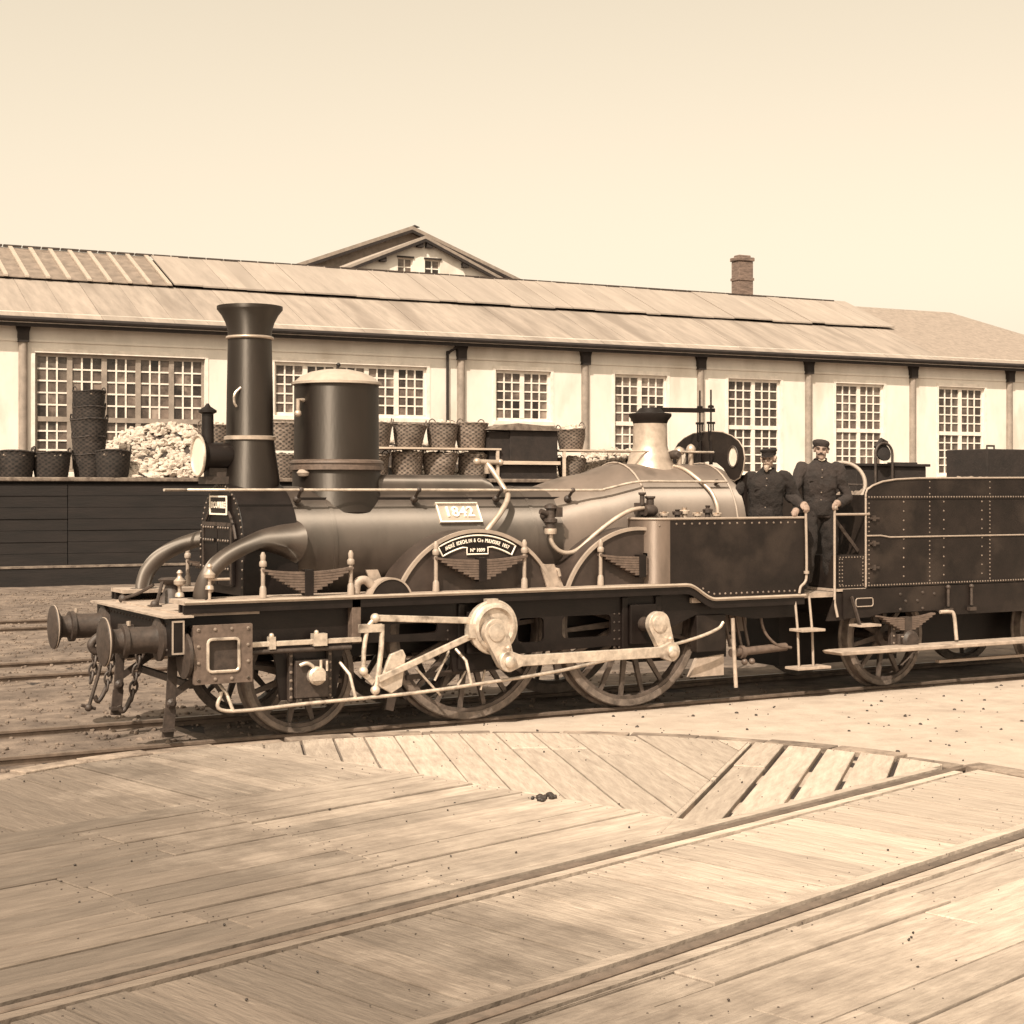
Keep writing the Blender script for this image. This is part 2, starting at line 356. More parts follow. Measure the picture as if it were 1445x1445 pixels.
tr = thing('railway_track', None, None, (7, YC, 0)); tr['kind'] = 'structure'
for y in (YC-.75, YC+.75): rail_line((-14, y, 0), (40, y, 0), 'rail', tr)
sleepers(tr, -1.5, 18.5, YC, .82, -.082)
for yc in (20.5, 27.4):
    t2 = thing('railway_track', None, None, (7, yc, 0)); t2['kind'] = 'structure'
    for y in (yc-.75, yc+.75): rail_line((-25, y, -.01), (60, y, -.01), 'rail', t2)
    sleepers(t2, -3, 14, yc, .85, -.085)

# ---- turntable with its plank deck
TC = Vector((4.94, 8.54)); TR = 4.62; DZ = .05
tt = thing('turntable', 'round timber decked turntable sunk in the pale yard in front of the locomotive', 'turntable', (TC.x, TC.y, DZ))
def clip(poly, a, b, c):                   # keep a*x+b*y <= c
    out = []
    for i in range(len(poly)):
        p, q = poly[i], poly[(i+1) % len(poly)]; dp = a*p[0]+b*p[1]-c; dq = a*q[0]+b*q[1]-c
        if dp <= 0: out.append(p)
        if dp*dq < 0:
            t = dp/(dp-dq); out.append((p[0]+(q[0]-p[0])*t, p[1]+(q[1]-p[1])*t))
    return out
disc = [(TC.x+(TR-.17)*math.cos(2*math.pi*k/120), TC.y+(TR-.17)*math.sin(2*math.pi*k/120)) for k in range(120)]
def half(p, ang, side):                     # half plane on the left (side=1) of the line through p with direction ang
    d = (math.cos(R(ang)), math.sin(R(ang))); n = (d[1]*side, -d[0]*side); return n[0], n[1], n[0]*p[0]+n[1]*p[1]
B0 = (8.5, 10.78); RL = (6.56, 8.32); A0 = 16.0
nR = (-math.sin(R(A0)), math.cos(R(A0)))
rail2 = (RL[0]-nR[0]*1.5, RL[1]-nR[1]*1.5)
off = lambda p, ang, d: (p[0]-math.sin(R(ang))*d, p[1]+math.cos(R(ang))*d)
regions = [                                 # (half planes, plank direction, width, material)
    ([half(B0, 43, -1), half(off(RL, A0, .16), A0, 1)], 43, .34, 'plank'),                                     # between the herringbone joint and the rail
    ([half(B0, 43, 1), half((5.75, 10.2), 108, -1), half(off(RL, A0, .16), A0, 1)], 70, .30, 'plank'),
    ([half((5.75, 10.2), 108, 1), half((4.6, 10.95), 14, 1), half((4.2, 11.3), 104, -1)], 107, .33, 'plank'),
    ([half((4.2, 11.3), 104, 1), half((4.6, 10.95), 14, 1)], 104, .30, 'plank'),
    ([half((5.75, 10.2), 108, 1), half((4.6, 10.95), 14, -1), half(off(RL, A0, .16), A0, 1), half((3.7, 10.2), 100, -1)], 14.5, .27, 'plank'),
    ([half((5.75, 10.2), 108, 1), half((4.6, 10.95), 14, -1), half(off(RL, A0, .16), A0, 1), half((3.7, 10.2), 100, 1)], 14.5, .27, 'plank'),
    ([half(off(RL, A0, -.16), A0, -1), half(off(rail2, A0, .16), A0, 1)], 106, .30, 'plank'),
    ([half(off(rail2, A0, -.16), A0, -1)], 14.5, .30, 'plank'),
]
npl = 0; nails = MB()
for hp, ang, wd, mt in regions:
    base = disc
    for h_ in hp: base = clip(base, *h_)
    if len(base) < 3: continue
    d = (math.cos(R(ang)), math.sin(R(ang))); n = (-d[1], d[0])
    qs = [p[0]*n[0]+p[1]*n[1] for p in base]; q = min(qs)-random.uniform(0, wd)
    while q < max(qs):
        w = wd*random.uniform(.82, 1.15); gap = random.choice((.006, .009, .012, .018, .024))
        if ang == 43: gap = random.uniform(.026, .055)
        st = clip(clip(base, n[0], n[1], q+w-gap/2), -n[0], -n[1], -(q+gap/2)); q += w
        if len(st) < 3: continue
        # long planks are jointed
        ss = [p[0]*d[0]+p[1]*d[1] for p in st]; L = max(ss)-min(ss); cuts = [min(ss)]
        while L > 3.2 and cuts[-1]+3.2 < max(ss): cuts.append(cuts[-1]+random.uniform(1.8, 3.0))
        cuts.append(max(ss)+.01)
        for a, b in zip(cuts, cuts[1:]):
            pc = clip(clip(st, d[0], d[1], b-.006), -d[0], -d[1], -a)
            ar = abs(sum(pc[i][0]*pc[(i+1) % len(pc)][1]-pc[(i+1) % len(pc)][0]*pc[i][1] for i in range(len(pc))))/2 if len(pc) > 2 else 0
            if ar < .01: continue
            cc = Vector((sum(p[0] for p in pc)/len(pc), sum(p[1] for p in pc)/len(pc), DZ))
            # drop vertices that nearly coincide
            pp = [p for i, p in enumerate(pc) if (Vector(p)-Vector(pc[i-1])).length > .004]
            if len(pp) < 3: continue
            tl = random.uniform(-.007, .005); npl += 1
            rz_ = Matrix.Rotation(R(-ang), 3, 'Z'); lp = [rz_ @ (Vector((p[0], p[1], 0))-Vector((cc.x, cc.y, 0))) for p in pp]
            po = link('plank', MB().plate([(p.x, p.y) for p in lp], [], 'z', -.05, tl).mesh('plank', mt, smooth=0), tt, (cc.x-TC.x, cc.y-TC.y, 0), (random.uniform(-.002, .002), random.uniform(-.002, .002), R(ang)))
            bv = po.modifiers.new('bevel', 'BEVEL'); bv.width = .006; bv.segments = 1; bv.limit_method = 'ANGLE'; bv.angle_limit = R(50)
            xs_ = [p.x for p in lp]; ys_ = [p.y for p in lp]
            if max(xs_)-min(xs_) > .8:
                for ex in (min(xs_)+.09, max(xs_)-.09):
                    on = [p for p in lp if abs(p.x-ex) < .12]
                    for fy in (-.28, .28):
                        w_ = Matrix.Rotation(R(ang), 3, 'Z') @ Vector((ex, (max(ys_)-min(ys_))*fy, 0)); nails.rivet((cc.x+w_.x, cc.y+w_.y, DZ+tl), (0, 0, 1), .0065)
tag(nails.build('nails', 'rust', tt, 40), kind='stuff')
# pit, rails and rim of the turntable
MB().lathe([(TR-.02, -.10), (TR-.02, -.045)], (TC.x, TC.y, DZ), n=90).build('pit_floor', 'pit', tt, 30)
for c0 in (RL, rail2):
    d = Vector((math.cos(R(A0)), math.sin(R(A0)))); rel = Vector(c0)-TC; b = rel.dot(d); disc_ = math.sqrt(b*b-rel.length_squared+(TR-.1)**2)
    p = Vector(c0)+d*(-b-disc_); q = Vector(c0)+d*(-b+disc_)
    rail_line((p.x, p.y, DZ+.004), (q.x, q.y, DZ+.004), 'rail', tt)
    for s_ in (-1, 1):
        o = Vector((-d.y, d.x))*s_*.105
        MB().bar((p.x+o.x+d.x*.3, p.y+o.y+d.y*.3, DZ-.018), (q.x+o.x-d.x*.3, q.y+o.y-d.y*.3, DZ-.018), .075, .05).build('rail_timber', 'plank', tt, 0)
k0 = 0
for i in range(46):
    a0 = i*360/46; a1 = a0+360/46-random.uniform(.15, .6); r0 = TR-.15+random.uniform(-.01, .01); r1 = TR+.05+random.uniform(-.015, .03); z = DZ+random.uniform(-.022, .012)
    o_ = arc(TC.x, TC.y, r1, a0, a1, 4); i_ = arc(TC.x, TC.y, r0, a0, a1, 4)
    MB().plate(o_+i_[::-1], [], 'z', z-.16, z).build('rim_kerb', 'kerb', tt, 0, bevel=.008)

# ---- loose stones, clinker and scraps
def lump_mesh(r, seed, n=7, m=5):
    mb = MB().ball((0, 0, 0), (r, r*.85, r*.7), n, m); rs = random.Random(seed)
    o = Vector((rs.uniform(0, 50), rs.uniform(0, 50), rs.uniform(0, 50)))
    mb.v = [p*(1+.42*mnoise.noise(p/r*1.1+o)) for p in mb.v]; return mb
LUMPS = [lump_mesh(1, i) for i in range(8)]
def scatter(mb, n, posf, r0, r1, rnd):
    for i in range(n):
        p = posf(rnd)
        if p is None: continue
        r = r0+(r1-r0)*rnd.random()**2
        mx = Matrix.Translation(p) @ Matrix.Rotation(rnd.uniform(0, 6.3), 4, 'Z') @ Matrix.Rotation(rnd.uniform(0, 6.3), 4, 'X') @ Matrix.Scale(r, 4)
        b = LUMPS[rnd.randrange(8)]; mb.add([mx @ v for v in b.v], b.f)
rn = random.Random(3); gr = MB()
def gpos(r):
    x = r.uniform(-1, 12); y = r.uniform(12.6, 37)
    if (x-TC.x)**2+(y-TC.y)**2 < (TR+.08)**2: return None
    return Vector((x, y, gz(x, y)+.004))
scatter(gr, 11000, gpos, .007, .036, rn)
tag(gr.build('ballast_stones', 'ground', None, 60), 'loose stones and clinker scattered over the dark yard beside the rails', 'gravel', kind='stuff')
sc_ = MB()
def spos(r):
    x = r.uniform(5.5, 15); y = r.uniform(9.5, 13.5)
    if (x-TC.x)**2+(y-TC.y)**2 < (TR+.08)**2: return None
    return Vector((x, y, sandz(x, y)+.003))
scatter(sc_, 240, spos, .004, .022, rn)
def dpos(r):
    a = r.uniform(0, 6.28); q = TR*math.sqrt(r.random())*.96; return Vector((TC.x+q*math.cos(a), TC.y+q*math.sin(a), DZ+.004))
scatter(sc_, 300, dpos, .003, .010, rn)
tag(sc_.build('clinker_scraps', 'coal', None, 60), 'small dark clinker scraps strewn on the pale sand and planks', 'debris', kind='stuff')
cl = MB(); rn2 = random.Random(11)
for i in range(14):
    b = LUMPS[i % 8]; mx = Matrix.Translation((5.82+rn2.uniform(-.09, .09), 9.62+rn2.uniform(-.07, .07), DZ+.012)) @ Matrix.Rotation(rn2.uniform(0, 6), 4, 'Z') @ Matrix.Scale(rn2.uniform(.018, .04), 4); cl.add([mx @ v for v in b.v], b.f)
tag(cl.build('coal_clod', 'coal', None, 60), 'dark crumbled clod of coal lying alone on the turntable planks', 'coal')

# ================================================================= WORKSHOP (local frame: x along the wall, y away, rotated)
WA = R(-3.1); WO = Vector((10.62, 46.0, 0))
def wpos(l, o_, z=0): return Vector((WO.x+l*math.cos(WA)-o_*math.sin(WA), WO.y+l*math.sin(WA)+o_*math.cos(WA), z))
def wthing(name, label, cat, l=0, o_=0, z=0):
    t = link(name, None, None, wpos(l, o_, z), (0, 0, WA)); ORG[t.name] = Vector((l, o_, z)); t.empty_display_size = .3
    return tag(t, label, cat)
shop = wthing('workshop_building', 'long limewashed workshop with paned windows and a pale sloping roof', 'building')
L0, L1, WT = -14.0, 43.5, 6.95
wins = [(.29, 5.22, 2.75, 4.27, 6.15, 5, 3), (7.38, 12.44, 4.52, 4.52, 6.15, 5, 3), (14.88, 16.92, 4.5, 4.5, 6.16, 2, 3),
        (19.37, 21.46, 2.8, 4.5, 6.17, 2, 3), (23.99, 26.25, 2.8, 4.46, 6.17, 2, 3), (28.72, 30.95, 2.8, 4.43, 6.15, 2, 3), (33.58, 35.88, 2.8, 4.40, 6.17, 2, 3), (38.25, 40.5, 2.8, 4.4, 6.17, 2, 3), (-7.2, -2.2, 2.75, 4.27, 6.15, 5, 3)]
MB().plate([(L0, -.2), (L1, -.2), (L1, WT+.35), (L0, WT+.35)], [[(a, b), (c, b), (c, d), (a, d)] for a, c, b, t_, d, nl, k in wins], 'y', 0, .35).build('wall', 'wall', shop, 0)
MB().box(L1-.35, L1-.002, .353, 12, -.2, WT).build('end_wall', 'wall', shop, 0)
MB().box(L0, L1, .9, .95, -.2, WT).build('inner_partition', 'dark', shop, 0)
PANE = {}
npane = 0; rest = MB()
order = sorted(range(len(wins)), key=lambda i: abs(wins[i][0]-15))
for wi, (a, c, b, tm, d, nl, k) in enumerate(wins):
    fr = MB(); y0, y1 = .10, .19
    for zz, hh in ((b, .10), (d, .10)):
        s_ = 1 if zz == b else -1; fr.box(a, c, y0, y1, min(zz, zz+s_*hh), max(zz, zz+s_*hh))
    two = tm > b+.1
    cells = []
    lw = (c-a)/nl
    for i in range(nl+1):
        x = a+i*lw; w = .075 if 0 < i < nl else .05
        xa, xb = (x, x+.08) if i == 0 else ((x-.08, x) if i == nl else (x-w, x+w))
        fr.box(xa, xb, y0-.012, y1-.002, b+.10, d-.10)
    if two: fr.box(a+.08, c-.08, y0-.02, y1-.006, tm-.07, tm+.07)
    tiers = [(tm+.07 if two else b+.1, d-.1, 5 if wi != 0 else 5)]+([(b+.1, tm-.07, 5)] if two else [])
    wn = None; bars = MB(); panes = []
    for z0, z1, nr in tiers:
        for i in range(nl):
            xa = a+i*lw+(.08 if i == 0 else .075); xb = a+(i+1)*lw-(.08 if i == nl-1 else .075)
            pw = (xb-xa)/k; ph = (z1-z0)/nr; bt = .023
            for j in range(1, k): bars.box(xa+j*pw-bt, xa+j*pw+bt, y0+.015, y1-.02, z0, z1)
            for j in range(1, nr): bars.box(xa, xb, y0+.019, y1-.024, z0+j*ph-bt, z0+j*ph+bt)
            for j in range(k):
                for q in range(nr): panes.append((xa+j*pw, xa+(j+1)*pw, z0+q*ph, z0+(q+1)*ph))
    wn = fr.build('window', 'pil' if wi in (0, 8) else 'frame', shop, 0); bars.build('glazing_bars', 'frame', wn, 0)
    visible = wi not in (7, 8)
    extra = MB()
    for (xa, xb, za, zb) in panes:
        if visible and npane < 300 and zb > 3.1 and not (wi == 0 and zb < 3.3):
            key = (round(xb-xa, 3), round(zb-za, 3))
            if key not in PANE:
                hx, hz = key[0]/2, key[1]/2; PANE[key] = MB().box(-hx, hx, -.004, .004, -hz, hz).mesh('pane', 'glass', smooth=0)
            link('pane', PANE[key], wn, ((xa+xb)/2, .152+random.uniform(-.001, .001), (za+zb)/2), (random.uniform(-.02, .02), 0, random.uniform(-.03, .03))); npane += 1
        else: extra.box(xa, xb, .148, .156, za, zb)
    if extra.v: tag(extra.build('panes', 'glass', wn, 0), kind='stuff')
    MB().box(a-.1, c+.1, -.09, .098, b-.14, b-.002).build('sill', 'frame', wn, 0, bevel=.01)
    lt = MB().box(a-.10, c+.10, -.025, .05, d+.003, d+.13); lt.box(a-.10, a-.002, -.02, .05, b, d); lt.box(c+.002, c+.10, -.02, .05, b, d); lt.build('surround', 'frame', wn, 0)
MB().box(L0, L1, -.035, -.001, 6.45, 6.53).build('string_course', 'wall', shop, 0)
for l in (-8.9, -.05, 13.61, 18.19, 22.8, 27.44, 32.27, 37.1, 41.9):
    p = MB(); p.lathe([(.125, 2), (.125, 6.42)], (l, -.05, 0), n=16); pb = p.build('pilaster', 'pil', shop, 40)
    cp = MB(); cp.box(l-.15, l+.15, -.2, -.002, 6.42, 6.70); cp.plate([(l-.15, 6.70), (l+.15, 6.70), (l+.24, 7.0), (l-.24, 7.0)], [], 'y', -.2, -.004); cp.build('bracket', 'dark', pb, 0)
dp = MB().tube(spline([wp for wp in ((13.42, -.30, 7.02), (13.36, -.2, 6.8), (13.15, -.1, 6.62), (13.12, -.09, 6.3), (13.12, -.09, 2.4))], 6), .045, 8); dp.build('downpipe', 'dark', shop, 50)
# roof slabs: y = distance behind the wall face, z by slope
E0, RG, ZE, ZR = -.40, 6.0, 7.11, 9.86
sl_ = (ZR-ZE)/(RG-E0)
zr = lambda y: ZE+(y-E0)*sl_
HE = 39.6
def slope(mb, l0, l1, y0, y1, lift=0, th=.09, l1b=None, zo=0):
    l1b = l1 if l1b is None else l1b
    a, b = zr(y0)+lift, zr(y1)+lift
    mb.add([(l0, y0, a-th), (l1, y0, a-th), (l1b, y1, b-th), (l0, y1, b-th), (l0, y0, a), (l1, y0, a), (l1b, y1, b), (l0, y1, b)], [(0,3,2,1),(4,5,6,7),(0,1,5,4),(1,2,6,5),(2,3,7,6),(3,0,4,7)])
rf = MB(); rf.add([(L0-.3, RG*2-E0, ZE), (L1+.4, RG*2-E0, ZE), (HE, RG+.02, ZR), (L0-.3, RG+.02, ZR)], [(0, 1, 2, 3)])
rf.add([(L1+.4, E0, ZE), (HE+.01, RG, ZR), (L1+.4, RG*2-E0, ZE)], [(0, 2, 1)]); rf.box(L0, L1-.36, .36, 11.9, 6.80, 6.9)
rfo = rf.build('roof', 'slate', shop, 0)
x = L0-.3
while x < 33.6:
    w = random.uniform(.8, 1.3); x2 = min(x+w, 33.65); m_ = MB(); slope(m_, x, x2-.012, E0, 3.12, random.uniform(-.006, .006)); m_.build('lower_roof_sheet', 'roof2', rfo, 0); x = x2
m_ = MB(); x = 33.66
m_.add([(x, E0, ZE-.09), (L1+.4, E0, ZE-.09), (HE, RG, ZR-.09), (x-.1, RG, ZR-.09), (x, E0, ZE), (L1+.4, E0, ZE), (HE, RG, ZR), (x-.1, RG, ZR)], [(0,3,2,1),(4,5,6,7),(0,1,5,4),(1,2,6,5),(2,3,7,6),(3,0,4,7)])
m_.build('slate_slope', 'slate', rfo, 0)
x = 5.1
while x < 34:
    w = random.uniform(.6, .95); x2 = min(x+w, 34.05); m_ = MB(); slope(m_, x, x2-.01, 2.98+random.uniform(-.04, .03), RG+.06, .14+random.uniform(-.008, .03), .05); m_.build('upper_roof_sheet', 'roof', rfo, 0); x = x2
# glazed rooflight on the left end
m_ = MB(); slope(m_, L0-.3, 5.05, 3.0, RG+.02, .10, .03); sk = m_.build('rooflight', 'rooflight', rfo, 0)
x = 5.0
while x > -9:
    m_ = MB(); slope(m_, x-.13, x, 2.94, RG+.05, .17, .06); m_.build('glazing_bar', 'plate', rfo, 0); x -= .62
m_ = MB()
x = L0
while x < 33: m_.box(x, x+.55, RG-.05, RG+.12, ZR+.13, ZR+.19); x += .60
tag(m_.build('ridge_tiles', 'iron', rfo, 0), kind='stuff')
gt = MB(); gt.tube([(L0-.3, E0-.06, ZE-.06), (12, E0-.06, ZE-.075), (L1+.45, E0-.06, ZE-.06)], .075, 8); gt.build('gutter', 'dark', rfo, 40)
MB().box(L0-.3, L1+.45, E0+.005, E0+.05, ZE-.27, ZE-.10).build('fascia', 'dark', rfo, 0)
MB().box(L0-.3, L1+.42, E0+.001, E0+.012, ZE-.165, ZE-.14).build('fascia_bead', 'frame', rfo, 0)

# brick chimney behind the roof ridge
bc = wthing('brick_chimney', 'square brick chimney standing alone behind the long roof ridge', 'chimney', 30.92, 9, 7.9)
MB().box(30.56, 31.28, 8.72, 9.28, 7.9, 11.85).build('shaft', 'brick', bc, 0, bevel=.02)
MB().box(30.53, 31.31, 8.69, 9.31, 11.05, 11.16).build('band', 'brick', bc, 0)
cpb = MB().box(30.51, 31.33, 8.67, 9.33, 11.86, 12.02); cpb.box(30.62, 31.22, 8.8, 9.2, 12.02, 12.12); cpb.build('cap', 'brick', bc, 0, bevel=.03)

# gabled house behind
gh = wthing('gabled_house', 'limewashed gabled house with two small windows rising behind the workshop roof', 'house', 23.3, 25, 0)
gx, ga, gsl = 23.3, 14.45, .425
MB().plate([(gx-6.5, -.2), (gx+6.5, -.2), (gx+6.5, ga-6.5*gsl), (gx, ga), (gx-6.5, ga-6.5*gsl)], [[(21.95, 12.80), (22.74, 12.80), (22.74, 13.54), (21.95, 13.54)], [(23.38, 12.80), (24.21, 12.80), (24.21, 13.54), (23.38, 13.54)]], 'y', 25, 25.4).build('wall', 'wall', gh, 0)
for a, c in ((21.95, 22.74), (23.38, 24.21)):
    w = MB(); w.box(a, c, 25.12, 25.17, 12.8, 12.86); w.box(a, c, 25.12, 25.17, 13.48, 13.54); w.box(a, a+.06, 25.12, 25.17, 12.86, 13.48); w.box(c-.06, c, 25.12, 25.17, 12.86, 13.48); w.box((a+c)/2-.03, (a+c)/2+.03, 25.12, 25.17, 12.86, 13.48); w.box(a+.06, c-.06, 25.125, 25.165, 13.08, 13.13)
    wo_ = w.build('window', 'frame', gh, 0)
    for xa in (a+.06, (a+c)/2+.03):
        for za, zb in ((12.86, 13.08), (13.13, 13.48)): MB().box(xa, xa+(c-a)/2-.09, 25.142, 25.148, za, zb).build('pane', 'glass', wo_, 0)
    MB().box(a-.05, c+.05, 24.93, 25.11, 13.545, 13.62).build('lintel', 'dark', wo_, 0)
def gslab(mb, x, a, half_w, y0, y1, th, gs, sgn):
    mb.add([(x, y0, a), (x+sgn*half_w, y0, a-half_w*gs), (x+sgn*half_w, y1, a-half_w*gs), (x, y1, a), (x, y0, a+th), (x+sgn*half_w, y0, a-half_w*gs+th), (x+sgn*half_w, y1, a-half_w*gs+th), (x, y1, a+th)],
           [f if sgn > 0 else f[::-1] for f in [(0,3,2,1),(4,5,6,7),(0,1,5,4),(1,2,6,5),(2,3,7,6),(3,0,4,7)]])
for sg in (-1, 1):
    m_ = MB(); gslab(m_, gx, ga+.06, 6.9, 24.72, 34, .14, gsl, sg); r_ = m_.build('roof_slope', 'roof' if sg < 0 else 'slate', gh, 0)
    m_ = MB(); gslab(m_, gx, ga-.10, 6.85, 24.70, 24.78, .15, gsl, sg); m_.build('bargeboard', 'dark', r_, 0)
    for d_ in (.25, 2.2, 4.3): m_ = MB(); m_.box(gx+sg*d_-.16, gx+sg*d_+.16, 24.74, 25, ga-d_*gsl-.26, ga-d_*gsl-.02); m_.build('purlin_end', 'dark', r_, 0)
# the taller roof behind it
hh2 = wthing('rear_hall', 'taller dark roofed hall rising just behind the gabled house', 'building', 27.7, 37, 0)
hx, ha = 27.2, 16.75
MB().plate([(hx-10, -.2), (hx+10, -.2), (hx+10, ha-10*.375), (hx, ha), (hx-10, ha-10*.375)], [], 'y', 36, 36.4).build('wall', 'pil', hh2, 0)
for sg in (-1, 1):
    m_ = MB(); gslab(m_, hx, ha+.05, 10.5, 35.4, 50, .2, .375, sg); r_ = m_.build('roof_slope', 'slate', hh2, 0)
    m_ = MB(); gslab(m_, hx, ha-.12, 10.45, 35.38, 35.46, .16, .375, sg); m_.build('bargeboard', 'dark', r_, 0)
st = MB(); st.lathe([(.2, ha-.6), (.2, ha+.45), (.26, ha+.5)], (28.6, 38.3, 0), n=10); so = st.build('stove_pipe', 'dark', hh2, 40)
MB().lathe([(.30, ha+.70), (.02, ha+.84)], (28.6, 38.3, 0), n=10).tube([(28.6, 38.3, ha+.4), (28.6, 38.3, ha+.75)], .03, 6).build('cowl', 'dark', so, 40)

# ================================================================= COAL STAGE in front of the workshop
cs = wthing('coal_stage', 'long dark timber faced coal stage raised in front of the workshop', 'loading stage', 0, -7, 0)
SZ = 2.55
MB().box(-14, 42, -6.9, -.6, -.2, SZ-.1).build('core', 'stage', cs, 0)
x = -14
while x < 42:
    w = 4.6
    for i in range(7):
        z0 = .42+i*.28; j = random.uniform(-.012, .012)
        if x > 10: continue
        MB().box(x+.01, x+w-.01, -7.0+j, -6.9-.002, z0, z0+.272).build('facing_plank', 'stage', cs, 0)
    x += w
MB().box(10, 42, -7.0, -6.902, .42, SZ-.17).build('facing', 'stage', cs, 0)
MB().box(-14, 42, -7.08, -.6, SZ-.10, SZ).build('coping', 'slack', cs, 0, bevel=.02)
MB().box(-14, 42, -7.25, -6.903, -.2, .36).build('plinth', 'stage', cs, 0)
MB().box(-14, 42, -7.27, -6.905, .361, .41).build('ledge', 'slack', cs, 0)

def W3(l, o_, z): return wpos(l, o_, z)
# wicker coal baskets -------------------------------------------------------
def basket_mesh(top, bot, hh, mt, name, seed):
    sq = Vector((seed*3.7, seed*1.3, 0))
    rows = 15; n = 48; prof = []
    for i in range(rows+1):
        t = i/rows; prof.append((bot+(top-bot)*(t**.85), hh*t))
    def fn(r, i, a): return r*(1+.022*math.cos(24*a+(math.pi if i % 2 else 0))+(.02 if i in (rows, rows-1) else 0))
    mb = MB(); mb.lathe(prof+[(top*.93, hh*.99), (top*.80, hh*.72)], n=n, fn=lambda r, i, a: fn(r, i, a) if i <= rows else r)
    mb.torus((0, 0, hh), (0, 0, 1), top*1.0, .028, 24, 6)
    mb.v = [p+Vector((mnoise.noise(p*1.6+sq), mnoise.noise(p*1.6+sq+Vector((9, 0, 0))), mnoise.noise(p*2.2+sq+Vector((0, 9, 0)))*.8))*.055*(p.z/hh+.25) for p in mb.v]
    return mb.mesh(name, mt, smooth=50)
BM = [basket_mesh(.46, .35, .66, 'wicker', 'wicker', s) for s in (1, 2, 3, 4)]; BMD = basket_mesh(.44, .37, .62, 'wickerd', 'wicker', 5)
def handle_mesh(top, hh, mt):
    mb = MB()
    for s_ in (1,):
        mb.tube([Vector((s_*(top*.97+.02*math.sin(math.pi*k/8)), math.cos(math.pi*k/8)*.13, hh-.02+.15*math.sin(math.pi*k/8))) for k in range(9)], .017, 6)
    return mb.mesh('handle', mt)
HM = handle_mesh(.46, .66, 'wicker'); HMD = handle_mesh(.44, .62, 'wickerd')
def load_mesh(r, z, dome, mt, seed):
    rs = random.Random(seed); mb = MB(); mb.lathe([(r, z-.08), (r*.9, z+dome*.3), (r*.5, z+dome*.8), (.01, z+dome)], n=16)
    for i in range(34):
        a = rs.uniform(0, 6.28); q = r*math.sqrt(rs.random())*.95; b = LUMPS[rs.randrange(8)]
        mx = Matrix.Translation((q*math.cos(a), q*math.sin(a), z+dome*(1-(q/r)**2)+.01)) @ Matrix.Rotation(rs.uniform(0, 6), 4, 'X') @ Matrix.Scale(rs.uniform(.04, .085), 4); mb.add([mx @ v for v in b.v], b.f)
    return mb.mesh('load', mt, smooth=60)
LM = [load_mesh(.41, .62, d, 'lump' if i % 2 else 'slack', i) for i, d in enumerate((.03, .10, .06, .12))]
def basket(l, o_, z, label, group, dark=False, tilt=(0, 0), load=0, s=1.0):
    b = link('coal_basket', None, None, W3(l, o_, z), (tilt[0], tilt[1], WA+random.uniform(-.5, .5))); s *= random.uniform(.95, 1.05); b.scale = (s, s, s*random.uniform(.93, 1.05)); b.empty_display_size = .2
    tag(b, label, 'basket', group)
    link('wicker', BMD if dark else BM[random.randrange(4)], b); link('handle', HMD if dark else HM, b); link('handle', HMD if dark else HM, b, None, (0, 0, math.pi))
    if load is not None: link('load', LM[load % 4], b, (0, 0, -.10 if dark else 0))
    return b
lof = lambda X, o_: (X-WO.x+o_*math.sin(WA))/math.cos(WA)      # wall coordinate of a world X at offset o_
NTH = ('fourth', 'third', 'second', 'first')
gU = 'filled wicker baskets on the rack shelf'; gL = 'wicker baskets under the rack shelf'
for i, X in enumerate((18.25, 19.25, 20.22, 21.25)):
    basket(lof(X, -6.45), -6.45, SZ, 'wicker basket under the rack shelf, '+NTH[i]+' from the dark coal bin', gL, load=i)
for i, X in enumerate((18.35, 19.3, 20.3, 21.2)):
    basket(lof(X, -6.45), -6.45, 3.40, 'heaped wicker basket on the rack shelf, '+NTH[i]+' from the dark coal bin', gU, load=i+1, tilt=(random.uniform(-.04, .04), random.uniform(-.05, .05)))
basket(lof(24.35, -6.45), -6.45, SZ, 'single wicker basket standing on the stage right of the dark coal bin', None, load=1, s=.92)
basket(lof(24.36, -6.45), -6.45, 3.40, 'tilted wicker basket on the shelf right of the dark coal bin', None, load=1, tilt=(.10, -.12), s=.92)
basket(lof(15.7, -6.45), -6.45, SZ, 'wicker basket on the stage seen between tall chimney and dome', None, load=2)
basket(lof(15.75, -6.45), -6.45, 3.28, 'wicker basket set atop another between tall chimney and dome', None, load=2)
basket(lof(14.0, -6.3), -6.3, SZ, 'wicker basket on the stage just behind the headlamp', None, load=3)
basket(lof(13.95, -6.3), -6.3, 3.28, 'wicker basket set atop another behind the headlamp', None, load=3)
# blackened baskets on the left
for i in range(5):
    basket(lof(10.72, -6.4), -6.4, SZ+(0 if i == 0 else .40*i+.02), ['lowest', 'second', 'third', 'fourth', 'topmost'][i]+' blackened basket of the tall stack beside the pale heap', 'tall stack of blackened baskets', dark=True, load=None if i < 4 else 0, s=.95-.03*(i > 2))
basket(lof(11.2, -6.7), -6.7, SZ, 'broad blackened basket at the foot of the tall stack', None, dark=True, load=0, s=1.02)
basket(lof(9.75, -6.6), -6.6, SZ, 'blackened basket of pale lumps near the left of the tall stack', None, dark=True, load=1)
basket(lof(8.9, -6.6), -6.6, SZ, 'blackened basket farther left along the stage, away from the tall stack', None, dark=True, load=0)
basket(lof(8.0, -6.6), -6.6, SZ, 'blackened basket at the left end of the row on the stage', None, dark=True, load=0)
